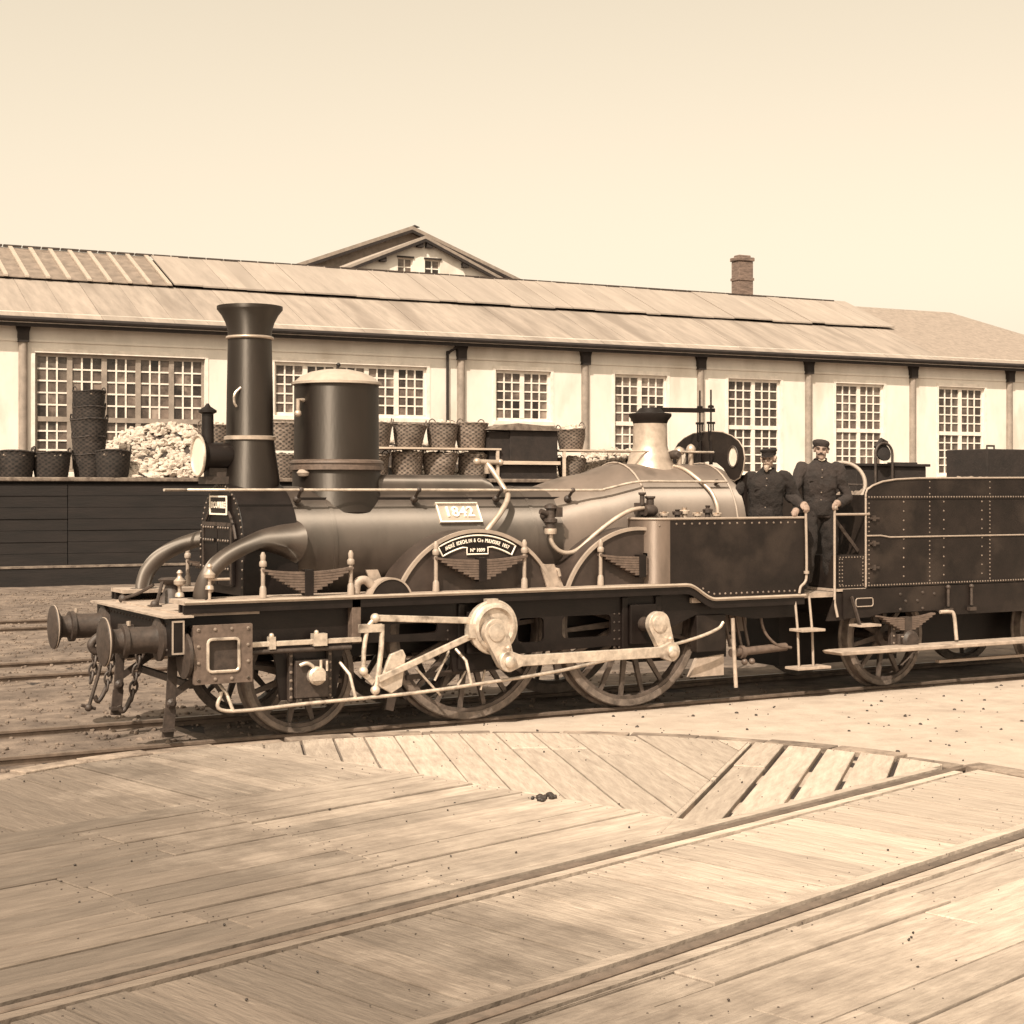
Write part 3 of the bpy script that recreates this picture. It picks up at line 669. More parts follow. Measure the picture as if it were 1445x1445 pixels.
# rack
rk = wthing('basket_rack', 'timber rack with a pale shelf rail carrying the upper baskets', 'rack', 8, -6.5, SZ)
a, b = lof(17.9, -6.5), lof(21.7, -6.5)
for a, b in ((lof(17.7, -6.5), lof(21.85, -6.5)), (lof(23.75, -6.5), lof(27, -6.5))):
    MB().box(a, b, -7.0, -6.93, 3.345, 3.395).build('shelf_rail', 'wood', rk, 0)
    MB().box(a, b, -6.925, -6.0, 3.34, 3.39).build('shelf_board', 'wood', rk, 0)
    for x_ in (a+.1, b-.1): MB().box(x_-.05, x_+.05, -6.06, -5.98, SZ+.001, 3.34).build('post', 'wood', rk, 0); MB().box(x_-.04, x_+.04, -6.99, -6.93, SZ+.001, 3.34).build('post', 'wood', rk, 0)
# coal bin
cb = wthing('coal_bin', 'dark boxy coal bin with a pale lid standing between the wicker baskets', 'coal bin', lof(22.8, -6.5), -6.5, SZ)
a, b = lof(22.15, -6.5), lof(23.65, -6.5)
MB().box(a, b, -6.95, -5.9, 3.05, 3.90).build('body', 'dark', cb, 0, bevel=.02)
MB().plate([(a-.75, 3.905), (b+.05, 3.905), (b-.2, 4.02), (a+.2, 4.10), (a-.3, 4.03)], [], 'y', -7.05, -5.8).build('lid', 'slack', cb, 0)
MB().box(a-.62, b+.04, -7.04, -5.9, 2.95, 3.049).build('rim', 'wood', cb, 0)
MB().box(a-.5, b, -6.9, -5.95, SZ+.001, 2.949).build('base', 'dark', cb, 0)
MB().box(a-.62, a-.002, -6.9, -5.95, 3.05, 3.86).build('side_hopper', 'dark', cb, 0)
# heaps of pale lumps
def heap(name, label, l0, l1, o0, o1, top, n, seed, mt='lump'):
    rs = random.Random(seed); mb = MB()
    nx, ny = 26, 12; zf = lambda u, v: top*min(1, math.sin(math.pi*min(1, max(0, u)))**.55)*min(1, (v*2.2)**.7)*(1+.12*mnoise.noise(Vector((u*6, v*4, seed))))
    vs = []
    for j in range(ny+1):
        for i in range(nx+1):
            u, v = i/nx, j/ny; p = W3(l0+(l1-l0)*u, o0+(o1-o0)*v, SZ+zf(u, v)-.03); vs.append(p)
    core = MB().add(vs, [(j*(nx+1)+i, j*(nx+1)+i+1, (j+1)*(nx+1)+i+1, (j+1)*(nx+1)+i) for j in range(ny) for i in range(nx)])
    for i in range(n):
        u, v = rs.random(), rs.random()**1.3; b = LUMPS[rs.randrange(8)]
        mx = Matrix.Translation(W3(l0+(l1-l0)*u, o0+(o1-o0)*v, SZ+zf(u, v))) @ Matrix.Rotation(rs.uniform(0, 6), 4, 'X') @ Matrix.Rotation(rs.uniform(0, 6), 4, 'Z') @ Matrix.Diagonal((rs.uniform(.05, .15), rs.uniform(.05, .13), rs.uniform(.03, .08), 1)); mb.add([mx @ q for q in b.v], b.f)
    ho_ = tag(mb.build(name, mt, None, 0), label, 'heap', kind='stuff'); tag(core.build('heap_core', 'coal', ho_, 60), kind='stuff')
heap('lump_heap', 'big pale heap of broken lumps piled on the stage beside the dark basket stack', lof(11.35, -6), lof(15.0, -6), -6.85, -3.4, 1.36, 1500, 1)
heap('lump_heap', 'low pale heap of lumps on the stage right of the single baskets', lof(24.6, -6), lof(30, -6), -6.85, -4, .86, 1100, 2)
heap('lump_heap', 'pale heap of lumps lying behind the wicker baskets and bin', lof(16.0, -5), lof(24.6, -5), -5.6, -2.5, 1.05, 1100, 3)

# ================================================================= LOCOMOTIVE
loco = thing('locomotive', 'black steam locomotive with tall flared chimney, big dome and plate 1842', 'locomotive', (7.5, YC, 0))
def both(mb, name, mt, parent=loco, **k):
    n_ = mb.build(name, mt, parent, **k); f_ = mb.mirror(YC).build(name, mt, parent, **k); return n_, f_
TOP = 1.25
# ---- boiler
AX, BR = 1.68, .59
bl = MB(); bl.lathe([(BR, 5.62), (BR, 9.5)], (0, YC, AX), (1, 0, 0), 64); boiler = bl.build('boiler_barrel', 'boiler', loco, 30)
for x in (6.07, 7.62, 8.28): MB().lathe([(BR+.001, x), (BR+.007, x+.003), (BR+.007, x+.037), (BR+.001, x+.04)], (0, YC, AX), (1, 0, 0), 64).build('cladding_band', 'boiler', boiler, 30)
st_ = MB(); r_ = BR+.004
a = R(52); st_.bar((5.8, YC-r_*math.cos(a), AX+r_*math.sin(a)), (9.2, YC-r_*math.cos(a), AX+r_*math.sin(a)), .012, .03); st_.build('cladding_seam', 'black', boiler, 0)
# top casings
def casing(x0, x1, w, z0, z1, name):
    mb = MB(); n = 10; sec = [(-w, z0)]+[(-w+.10-.10*math.cos(math.pi/2*i/6), z1-.10+.10*math.sin(math.pi/2*i/6)) for i in range(7)]
    sec = sec+[(-y, z) for y, z in sec[::-1]]
    rings = []
    for x, k in ((x0, 1), (x1-.22, 1), (x1-.12, .86), (x1-.04, .55), (x1, .2)):
        rings.append([(x, YC+y*(1 if k == 1 else .9+.1*k), z0+(z-z0)*k) for y, z in sec])
    vs = [p for r_ in rings for p in r_]; m = len(sec)
    mb.add(vs, [(i*m+k, i*m+k+1, (i+1)*m+k+1, (i+1)*m+k) for i in range(len(rings)-1) for k in range(m-1)]+[tuple(range(m))]); return mb.build(name, 'boiler', boiler, 40)
casing(6.55, 8.05, .30, 2.08, 2.385, 'top_casing')
mb_ = MB(); ss = [(8.62, .0), (8.70, .6), (8.85, .9), (9.1, 1.0), (9.5, 1.0)]
# ---- firebox: round-topped casing, wider and higher than the barrel
def arch(w, zc, z0, n=20): return [(YC-w, z0)]+[(YC-w*math.cos(math.pi*i/n), zc+w*math.sin(math.pi*i/n)) for i in range(n+1)]+[(YC+w, z0)]
fb = MB(); secs = [(8.62, .59, 1.68, 1.45), (8.8, .60, 1.725, 1.4), (9.0, .62, 1.76, 1.3), (9.25, .64, 1.78, 1.1), (9.45, .665, 1.82, .8), (9.6, .68, 1.84, .7), (10.8, .68, 1.845, .7), (10.92, .655, 1.845, .7)]
m = None; vs = []
for x, w, zc, z0 in secs: ring = [(x, y, z) for y, z in arch(w, zc, z0)]; m = len(ring); vs += ring
k_ = len(secs)
fb.add(vs, [(i*m+j, i*m+j+1, (i+1)*m+j+1, (i+1)*m+j) for i in range(k_-1) for j in range(m-1)]+[tuple(range(m)), tuple((k_-1)*m+j for j in range(m))[::-1]]+[(i*m+m-1, i*m, (i+1)*m, (i+1)*m+m-1) for i in range(k_-1)])
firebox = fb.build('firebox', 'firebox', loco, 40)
for x in (9.62, 10.78): MB().tube([(x, y, z) for y, z in arch(.687, 1.845, .9)], .012, 5).build('cladding_band', 'rimpale', firebox, 40)
# ---- smokebox
sb = MB(); sec = arch(.605, 1.70, 1.26, 28)
sb.plate(sec, [], 'x', 5.16, 5.70); smoke = sb.build('smokebox', 'black', loco, 30, bevel=.012)
rv = MB()
for i in range(29):
    y, z = sec[i+1]; y = YC+(y-YC)*.955; z = 1.70+(z-1.70)*.955; rv.rivet((5.16, y, z), (-1, 0, 0), .013)
for k in range(5):
    for s_ in (-1, 1): rv.rivet((5.16, YC+s_*.575, 1.34+k*.08), (-1, 0, 0), .013)
tag(rv.build('rivets', 'rivet', smoke, 40), kind='stuff')
dr = MB()
for s_ in (-1, 1):
    a0, a1 = (YC+.012, YC+.40) if s_ > 0 else (YC-.40, YC-.012)
    d_ = MB().box(5.125, 5.158, a0, a1, 1.34, 1.93); do = d_.build('smokebox_door', 'black', smoke, 0, bevel=.006)
    fr_ = MB(); fr_.box(5.113, 5.124, a0, a1, 1.895, 1.93); fr_.box(5.113, 5.124, a0 if s_ < 0 else a1-.03, a0+.03 if s_ < 0 else a1, 1.36, 1.89)
    fr_.build('door_edging', 'iron', do, 0)
    for z_ in (1.50, 1.76): MB().box(5.108, 5.124, a0+.04, a1-.04, z_-.018, z_+.018).build('hinge_strap', 'black', do, 0)
    rv = MB()
    for z_ in (1.50, 1.76, 1.88):
        for k in range(5): rv.rivet((5.108, a0+.06+k*(a1-a0-.12)/4, z_), (-1, 0, 0), .014)
    tag(rv.build('rivets', 'rivet', do, 40), kind='stuff')
ar_ = MB(); ar_.tube([(5.14, YC+(y-YC)*.80, 1.62+(z-1.70)*.80) for y, z in sec[4:26]], .014, 6); ar_.build('door_arch_moulding', 'iron', smoke, 40)
npl = MB(); npl.box(5.125, 5.159, YC-.27, YC+.20, 2.00, 2.18); npo = npl.build('name_plate', 'black', smoke, 0)
f_ = MB()
for (a, b, c, d) in ((YC-.27, YC+.20, 2.165, 2.18), (YC-.27, YC+.20, 2.00, 2.015), (YC-.27, YC-.255, 2.015, 2.165), (YC+.185, YC+.20, 2.015, 2.165)): f_.box(5.115, 5.1249, a, b, c, d)
f_.build('plate_border', 'letter', npo, 0)
tx = MB()
for s_, sz, zc in (('DOUVILLE', .085, 2.09),):
    v_, fc = text_mesh(s_, sz, .004); tx.add([(5.121-p.z, YC-.035-p.x, zc+p.y) for p in v_], fc)
tx.build('lettering', 'letter', npo, 0)
# ---- chimney
ch = MB(); prof = [(.29, 2.16), (.285, 2.26), (.283, 2.33), (.268, 2.44), (.246, 2.58), (.232, 2.70), (.225, 2.72), (.218, 3.2), (.208, 3.66), (.207, 3.70), (.212, 3.76), (.232, 3.83), (.268, 3.90), (.303, 3.945), (.312, 3.955), (.312, 3.985), (.285, 3.985), (.24, 3.9), (.19, 3.7), (.19, 3.2)]
ch.lathe(prof, (5.45, YC, 0), n=56); chim = ch.build('chimney', 'chim', loco, 50)
MB().lathe([(.226, 2.705), (.247, 2.712), (.247, 2.742), (.226, 2.75)], (5.45, YC, 0), n=48).build('chimney_ring', 'brass', chim, 50)
MB().torus((5.45, YC, 3.685), (0, 0, 1), .213, .016, 48, 8).build('chimney_ring', 'brass', chim, 50)
ck = MB(); ck.tube(spline([(5.30, YC-.155, 3.20), (5.24, YC-.16, 3.14), (5.235, YC-.16, 3.06), (5.26, YC-.15, 3.02)], 5), .012, 6); ck.build('lamp_hook', 'steel', chim, 50)
# ---- dome
DX = 6.35
dm = MB(); dm.lathe([(.50, 2.02), (.47, 2.12), (.435, 2.24), (.43, 2.43)], (DX, YC, 0), n=64); dm.lathe([(.418, 2.5), (.415, 2.9), (.415, 3.255), (.42, 3.26)], (DX, YC, 0), n=64)
dome = dm.build('steam_dome', 'chim', loco, 40)
MB().lathe([(.43, 2.425), (.462, 2.43), (.462, 2.465), (.45, 2.47), (.45, 2.49), (.462, 2.495), (.458, 2.515), (.418, 2.53)], (DX, YC, 0), n=64).build('dome_band', 'spring', dome, 40)
MB().lathe([(.418, 3.262), (.442, 3.265), (.442, 3.288), (.41, 3.30), (.36, 3.345), (.26, 3.39), (.14, 3.415), (.01, 3.42)], (DX, YC, 0), n=64).build('dome_lid', 'plate', dome, 40)
MB().tube([(DX, YC, 3.40), (DX+.015, YC, 3.46)], .014, 8).ball((DX+.02, YC, 3.465), .022).build('lid_knob', 'black', dome, 40)
vl = MB(); vl.tube([(DX-.40, YC-.12, 3.10), (DX-.47, YC-.15, 3.10), (DX-.47, YC-.15, 2.98)], .022, 8); vl.ball((DX-.47, YC-.15, 2.97), .035); vl.build('dome_cock', 'brass', dome, 50)
sh = MB(); sh.lathe([(.01, 0), (.06, .01), (.075, .04), (.05, .07), (.01, .08)], (5.95, YC-.14, 2.36), n=16); sh.build('oil_cap', 'rimpale', boiler, 50)
# ---- headlamp
hl = MB(); hl.lathe([(.02, .34), (.11, .335), (.125, .30), (.13, .05), (.19, .015), (.197, 0), (.186, 0), (.15, .06), (.02, .12)], (4.93, YC-.02, 2.555), (1, 0, 0), 32)
lamp = hl.build('headlamp', 'black', loco, 40)
MB().lathe([(.01, .1), (.08, .085), (.15, .045), (.184, .004), (.184, .002)][::-1], (4.93, YC-.02, 2.555), (1, 0, 0), 32).build('reflector', 'reflector', lamp, 50)
MB().torus((4.93, YC-.02, 2.555), (1, 0, 0), .19, .013, 32, 6).build('lamp_bezel', 'steel', lamp, 50)
MB().lathe([(.06, 2.65), (.055, 2.95), (.085, 2.965), (.085, 2.985), (.03, 3.02), (.01, 3.05)], (5.03, YC, 0), n=18).build('lamp_chimney', 'black', lamp, 40)
MB().box(4.98, 5.24, YC-.12, YC+.12, 2.29, 2.36).box(5.02, 5.2, YC-.08, YC+.08, 2.36, 2.44).build('lamp_bracket', 'iron', lamp, 0)
# ---- steam pipes to the cylinders
sp = MB()
pth = spline([(5.66, YC-.50, 1.74), (5.50, YC-.575, 1.77), (5.30, YC-.665, 1.775), (5.05, YC-.78, 1.70), (4.85, YC-.83, 1.59), (4.73, YC-.855, 1.46), (4.68, YC-.86, 1.33), (4.675, YC-.86, 1.24)], 6)
nn = len(pth); sp.tube(pth, [.076+.14*max(0, 1-i/16)**1.7 for i in range(nn)], 24)
sp.lathe([(.125, 1.25), (.125, 1.275)], (4.675, YC-.86, 0), n=18); both(sp, 'steam_pipe', 'boiler', smooth=50)
# ---- safety valve column, lever, balances
SX = 10.10
sv = MB(); sv.lathe([(.34, 2.36), (.31, 2.43), (.265, 2.50), (.245, 2.56), (.235, 2.62), (.205, 2.66), (.19, 2.72), (.186, 2.98)], (SX, YC, 0), n=48); svo = sv.build('safety_valve_column', 'brass', loco, 50)
MB().lathe([(.187, 2.965), (.20, 3.0), (.235, 3.045), (.235, 3.075), (.16, 3.085), (.12, 3.13), (.02, 3.14)], (SX, YC, 0), n=40).build('column_cap', 'black', svo, 40)
for i, (dy, ex) in enumerate(((-.07, 10.88), (.11, 10.86))):
    MB().bar((SX-.05, YC+dy, 3.12), (ex+.05, YC+dy, 3.13), .024, .042).build('valve_lever', 'black', svo, 0)
    b_ = MB(); b_.tube([(ex, YC+dy, 2.86), (ex, YC+dy, 3.36)], .010, 8); b_.lathe([(.032, 3.155), (.034, 3.165), (.034, 3.18), (.01, 3.19)], (ex, YC+dy, 0), n=10)
    b_.tube([(ex-.032, YC+dy, 2.78), (ex-.032, YC+dy, 2.98)], .009, 6); b_.tube([(ex+.032, YC+dy, 2.78), (ex+.032, YC+dy, 2.98)], .009, 6); b_.box(ex-.045, ex+.045, YC+dy-.02, YC+dy+.02, 2.975, 3.0); b_.tube([(ex, YC+dy, 2.52), (ex, YC+dy, 2.79)], .022, 8)
    b_.build('spring_balance', 'black', svo, 40)
for x_, z_, r_ in ((10.42, 2.66, .045), (10.58, 2.69, .038)):
    w = MB(); w.lathe([(.03, 2.50), (.028, z_-.04), (r_+.012, z_-.03), (r_+.02, z_), (r_, z_+.035), (.01, z_+.055)], (x_, YC-.10, 0), n=16); w.build('whistle', 'brass', svo, 50)
MB().tube(spline([(SX+.15, YC-.10, 2.52), (SX+.22, YC-.3, 2.47), (SX+.28, YC-.48, 2.36), (SX+.36, YC-.62, 2.22), (SX+.38, YC-.70, 2.08), (SX+.38, YC-.72, 1.98)], 6), .022, 10).build('feed_steam_pipe', 'brass', firebox, 50)
MB().tube([(SX-.7, YC-.16, 2.655), (SX+.75, YC-.16, 2.655)], .012, 8).build('whistle_rod', 'steel', svo, 50)
MB().lathe([(.04, 0), (.05, .04), (.05, .12), (.03, .16)], (SX+.16, YC-.16, 2.62), (0, -1, 0), 14).build('blower_cock', 'iron', svo, 50)
# ---- weather board with round windows
wb = MB(); pts = [(-.66, 2.36)]
pts = [(YC-.47+.20*math.cos(R(a_)), 2.56+.20*math.sin(R(a_))) for a_ in (-100, -70)]
def wside(s_): return [(YC+s_*y_, z_) for y_, z_ in ((.30, 2.47), (.40, 2.36), (.49, 2.335), (.58, 2.37), (.64, 2.46), (.665, 2.58), (.64, 2.69), (.56, 2.77), (.44, 2.83), (.28, 2.875), (.10, 2.89))]
ol = wside(-1)+wside(1)[::-1]+[(YC+.18, 2.535), (YC, 2.555), (YC-.18, 2.535)]
hole = lambda s_: [(YC+s_*.47+.085*math.cos(2*math.pi*k/20), 2.60+.115*math.sin(2*math.pi*k/20)) for k in range(20)]
wb.plate(ol, [hole(-1), hole(1)], 'x', 10.88, 10.895); wbo = wb.build('weather_board', 'side', loco, 0)
M['pglass'] = mat('pale_window_glass', (.62, .54, .46), .3, var=.2, scale=9)
for s_ in (-1, 1):
    MB().plate(hole(s_), [], 'x', 10.884, 10.890).build('round_window', 'pglass', wbo, 0)
    MB().tube([(10.878, y, z) for y, z in hole(s_)], .010, 6, True).build('window_ring', 'iron', wbo, 40)
MB().tube([(10.888, y, z) for y, z in (wside(-1)+wside(1)[::-1])], .009, 6).build('board_edging', 'rimpale', wbo, 40)
# ---- handrails on stanchions
for s_ in (-1, 1):
    hr = MB(); yb = YC+s_*.545
    hr.tube(spline([(4.72, YC+s_*.35, 2.235), (5.0, yb-s_*.02, 2.235), (5.2, yb, 2.235), (7, yb, 2.235), (8.95, yb, 2.232), (9.15, yb, 2.245), (9.40, yb-s_*-.03, 2.30), (9.62, yb+s_*.03, 2.325), (10.0, yb+s_*.03, 2.325), (10.72, yb+s_*.03, 2.325)], 6), .0135, 10)
    ho = hr.build('handrail', 'steel', loco, 50)
    for x_, z_ in ((5.75, 2.235), (6.98, 2.235), (7.90, 2.235), (8.75, 2.232), (10.6, 2.325)):
        y_in = YC+s_*.42; MB().tube([(x_, y_in, z_-.11), (x_, yb, z_-.005)], .016, 8).ball((x_, yb, z_), .027).ball((x_, y_in+s_*.025, z_-.09), .04).build('stanchion', 'iron', ho, 50)
# ---- number plate
na = R(33); nd = Vector((0, -math.cos(na), math.sin(na))); nu = Vector((0, math.sin(na), math.cos(na))); nc = Vector((7.44, YC, AX))+nd*(BR+.018)
def onpl(x_, u_, w_): return nc+Vector((x_, 0, 0))+nu*u_+nd*w_
def nbox(mb, x0, x1, u0, u1, w0, w1): mb.add([onpl(a_, b_, c_) for c_ in (w0, w1) for a_, b_ in ((x0, u0), (x1, u0), (x1, u1), (x0, u1))], [(0,3,2,1),(4,5,6,7),(0,1,5,4),(1,2,6,5),(2,3,7,6),(3,0,4,7)])
p_ = MB(); nbox(p_, -.235, .235, -.115, .115, -.03, 0); npo = p_.build('number_plate', 'plate', boiler, 0, bevel=.004)
p_ = MB()
for q_ in ((-.235, .235, .10, .115), (-.235, .235, -.115, -.10), (-.235, -.22, -.10, .10), (.22, .235, -.10, .10)): nbox(p_, *q_, .001, .010)
p_.build('plate_border', 'letter', npo, 0)
v_, fc = text_mesh('1842', .165, .006); tx = MB(); tx.add([onpl(p.x*1.02, p.y-.0, p.z+.007) for p in v_], fc); tx.build('lettering', 'letter', npo, 0)

# ---- frames with openings, horn guides
def scurve(z0, z1, x0=9.78, x1=10.16, n=8): return [(x0+(x1-x0)*i/n, z0+(z1-z0)*(.5-.5*math.cos(math.pi*i/n))) for i in range(n+1)]
top = [(4.43, 1.235)]+scurve(1.235, 1.075)+[(11.32, 1.075)]
bot = [(11.32, .86), (10.75, .86), (10.3, .93), (9.98, .93), (9.62, .80), (9.52, .56), (9.05, .56), (9.0, .66), (7.95, .64), (7.72, .62), (7.66, .50), (7.12, .50), (7.08, .80), (6.2, .82), (5.98, .80), (5.90, .34), (5.36, .34), (5.30, .80), (4.62, .84), (4.43, .92)]
def rr(x0, x1, z0, z1, r=.05): return arc(x1-r, z1-r, r, 0, 90, 3)+arc(x0+r, z1-r, r, 90, 180, 3)+arc(x0+r, z0+r, r, 180, 270, 3)+arc(x1-r, z0+r, r, 270, 360, 3)
holes = [rr(8.34, 8.92, .76, .98), rr(7.83, 8.13, .74, .98), rr(6.45, 6.95, .88, .98, .03)]
fm = MB().plate(top+bot, holes, 'y', YC-1.0, YC-.965); fo, _ = both(fm, 'frame_plate', 'black', smooth=0)
rv = MB()
for i in range(32):
    for z_ in (1.20,): rv.rivet((4.6+i*.165, YC-1.0, z_), (0, -1, 0), .009)
for x_ in (8.96, 9.02, 9.56, 7.06, 7.74):
    for k in range(5): rv.rivet((x_, YC-1.0, .64+k*.085), (0, -1, 0), .013)
tag(rv.build('rivets', 'iron', fo, 40), kind='stuff')
# running board with valance
path = [(4.43, 1.255)]+scurve(1.255, 1.095)+[(11.36, 1.095)]
def ribbon(path, d0, d1): return [(x, z+d1) for x, z in path]+[(x, z+d0) for x, z in path[::-1]]
rb = MB().plate(ribbon(path, -.018, .018), [], 'y', YC-1.12, YC-.70); rbo, rbf = both(rb, 'running_board', 'deck', smooth=0)
vb = MB().plate(ribbon(path, -.095, -.0185), [], 'y', YC-1.10, YC-1.075)
for o_, mbx in ((rbo, vb), (rbf, vb.mirror(YC))): mbx.build('valance', 'black', o_, 0)
MB().tube([(x, YC-1.122, z+.004) for x, z in path], .011, 8).build('board_beading', 'plate', rbo, 40)
# front deck, buffer beam
MB().box(4.42, 5.14, YC-1.06, YC+1.06, 1.135, 1.165).build('front_deck', 'deck', loco, 0)
bb = MB().box(4.30, 4.42, YC-1.15, YC+1.15, .80, 1.13); bbo = bb.build('buffer_beam', 'black', loco, 0, bevel=.008)
MB().box(4.24, 4.50, YC-1.17, YC+1.17, 1.132, 1.150).build('beam_cap', 'deck', bbo, 0)
ep = MB().box(4.305, 4.415, YC-1.165, YC-1.152, .82, 1.11); epo = ep.build('beam_end_panel', 'black', bbo, 0)
e_ = MB()
for q_ in ((4.305, 4.415, 1.095, 1.11), (4.305, 4.415, .82, .835), (4.305, 4.318, .835, 1.095), (4.402, 4.415, .835, 1.095)): e_.box(q_[0], q_[1], YC-1.175, YC-1.1655, q_[2], q_[3])
e_.build('panel_border', 'rimpale', epo, 0)
sc2 = MB().plate(arc(4.43, 1.42, .26, 270, 330, 8)+[(4.66, 1.16), (4.43, 1.16)], [], 'y', YC-1.06, YC-1.03)
sc2.build('scalloped_bracket', 'black', bbo, 0)
rv = MB()
for k in range(22): rv.rivet((4.30, YC-1.05+k*.1, 1.08), (-1, 0, 0), .014); rv.rivet((4.30, YC-1.05+k*.1, .85), (-1, 0, 0), .014)
tag(rv.build('rivets', 'iron', bbo, 40), kind='stuff')
for s_ in (-1, 1):
    yb = YC+s_*.86
    b_ = MB().lathe([(.19, 0), (.19, .025), (.125, .05), (.115, .10), (.118, .24), (.118, .30), (.145, .305), (.145, .345), (.11, .35), (.10, .40), (.11, .435)], (4.30, yb, .93), (-1, 0, 0), 32)
    bo_ = b_.build('buffer', 'iron', loco, 40)
    MB().lathe([(.11, .43), (.15, .45), (.205, .475), (.21, .49), (.205, .505), (.12, .525), (.01, .53)], (4.30, yb, .93), (-1, 0, 0), 36).build('buffer_head', 'iron', bo_, 40)
    MB().torus((4.30-.49, yb, .93), (1, 0, 0), .207, .006, 36, 6).build('head_rim', 'rimpale', bo_, 40)
    MB().tube([(4.02, yb, 1.06), (4.02, yb, 1.10)], .02, 8).build('oil_cup', 'brass', bo_, 40)
# draw hook, chain and screw coupling
hk = MB(); hk.box(4.20, 4.30, YC-.09, YC+.09, .84, 1.0); hk.tube(spline([(4.28, YC, .92), (4.12, YC, .92), (4.0, YC, .90), (3.93, YC, .83), (3.97, YC, .76), (4.06, YC, .77)], 6), [.038]*20+[.034]*6+[.028]*5, 10)
hko = hk.build('draw_hook', 'iron', loco, 50)
def chain(p, q, n, sag, r=.045):
    p = Vector(p); q = Vector(q)
    for i in range(n):
        t = (i+.5)/n; c = p.lerp(q, t)-Vector((0, 0, sag*4*t*(1-t))); d = (q-p).normalized()
        mb = MB(); a = d if i % 2 else d; sd = Vector((0, 1, 0)) if i % 2 else d.cross(Vector((0, 1, 0))).normalized()
        mb.tube([c+d*math.cos(2*math.pi*k/14)*r*1.25+sd*math.sin(2*math.pi*k/14)*r*.75 for k in range(14)], r*.27, 6, True); mb.build('chain_link', 'iron', hko, 50)
chain((3.98, YC, .78), (3.92, YC-.02, .50), 4, 0)
cp = MB(); cp.tube([(4.02, YC-.06, .74), (3.98, YC-.05, .55), (3.90, YC-.04, .28)], .017, 8); cp.ball((3.895, YC-.04, .265), .036); cp.tube([(3.83, YC-.04, .29), (3.96, YC-.04, .25)], .016, 6); cp.build('coupling_screw', 'iron', hko, 50)
for s_ in (-1, 1): chain((4.26, YC+s_*.42, .80), (4.18, YC+s_*.40, .36), 6, 0); MB().tube(spline([(4.18, YC+s_*.40, .38), (4.14, YC+s_*.40, .30), (4.10, YC+s_*.40, .26), (4.07, YC+s_*.40, .31)], 5), .022, 8).build('chain_hook', 'iron', hko, 50)
# front deck fittings
ft = MB(); ft.lathe([(.16, 1.166), (.15, 1.19), (.09, 1.24), (.06, 1.33), (.12, 1.36), (.13, 1.385), (.10, 1.40)], (4.78, YC+.30, 0), n=20); ft.tube([(4.66, YC+.22, 1.36), (4.50, YC-.12, 1.18)], .016, 6); ft.tube(spline([(4.64, YC+.42, 1.33), (4.54, YC+.6, 1.24), (4.44, YC+.72, 1.19)], 5), .016, 6); fto = ft.build('front_lamp_socket', 'iron', loco, 50)
MB().ball((4.47, YC-.16, 1.185), .04).box(4.42, 4.52, YC-.22, YC-.10, 1.166, 1.18).build('socket_stay_foot', 'iron', fto, 50)
MB().ball((4.44, YC+.74, 1.185), .045).build('socket_stay_foot', 'iron', fto, 50)
def oiler(x_, y_, z_, s_=1.0, lever=False):
    o_ = MB().lathe([(.012, 0), (.012, .07), (.035, .075), (.03, .10), (.014, .11), (.014, .15), (.042, .165), (.045, .19), (.02, .215), (.014, .235), (.024, .25), (.01, .27)], (0, 0, 0), n=14)
    o_.v = [Vector((x_, y_, z_))+p*s_ for p in o_.v]
    if lever: o_.tube([(x_, y_, z_+.15*s_), (x_+.16*s_, y_, z_+.15*s_)], .012, 6)
    o_.build('oil_cock', 'brass', loco, 50)
oiler(4.66, YC-.30, 1.165, 1.25); oiler(4.80, YC-.70, 1.165, .95); oiler(4.70, YC-1.0, 1.275, 1.15, True)
# guard irons
for s_ in (-1, 1):
    y_ = YC+s_*.80
    g_ = MB(); g_.bar((4.44, y_, .86), (4.41, y_, .30), .03, .085, (1, 0, 0)); g_.bar((4.41, y_, .305), (4.385, y_, .06), .028, .10, (1, 0, 0)); g_.bar((4.42, y_, .42), (4.98, y_, .78), .025, .06, (0, 0, 1)); g_.box(4.33, 4.44, y_-.07, y_+.04, .115, .14); g_.lathe([(.04, 0), (.045, .03), (.02, .05)], (4.41, y_-.015, .36), (0, -1, 0), 10); go = g_.build('guard_iron', 'iron', loco, 0)
MB().bar((4.62, YC-.78, .50), (4.62, YC+.78, .50), .05, .06).bar((4.95, YC-.8, .33), (4.75, YC-.8, .62), .03, .05).build('guard_stay', 'iron', loco, 0)
MB().box(4.5, 5.2, YC-.70, YC+.70, .74, 1.12).build('cylinder_saddle', 'black', loco, 0)
# splashers
def splasher(xc, r, a0=22, a1=158, x_clip=None):
    zc = .92; pts = [(x, z) for x, z in arc(xc, zc, r, a0, a1, 30)]
    zb = 1.274; w_ = math.sqrt(r*r-(zb-zc)**2); A0_ = math.degrees(math.acos(w_/r))
    pts = arc(xc, zc, r, A0_, 180-A0_, 32)
    mb = MB().plate(pts, [], 'y', YC-.955, YC-.55); so, sf = both(mb, 'splasher', 'splash', smooth=30)
    rim = MB().plate(arc(xc, zc, r+.012, A0_-1, 181-A0_, 32)+arc(xc, zc, r-.022, A0_-1, 181-A0_, 32)[::-1], [], 'y', YC-.982, YC-.945)
    rim.build('splasher_rim', 'rimpale', so, 30); rim.mirror(YC).build('splasher_rim', 'rimpale', sf, 30); return so
D1, D2, WR = 7.40, 9.28, .87
s1 = splasher(D1, .925); s2 = splasher(D2, .925)
tri = MB()
for x0 in (8.24,): tri.plate([(x0-.06, 1.274), (x0+.13, 1.274), (x0+.02, 1.50), (x0-.14, 1.50)], [], 'y', YC-.98, YC-.958)
tri.build('splasher_stay', 'deck', s1, 0)
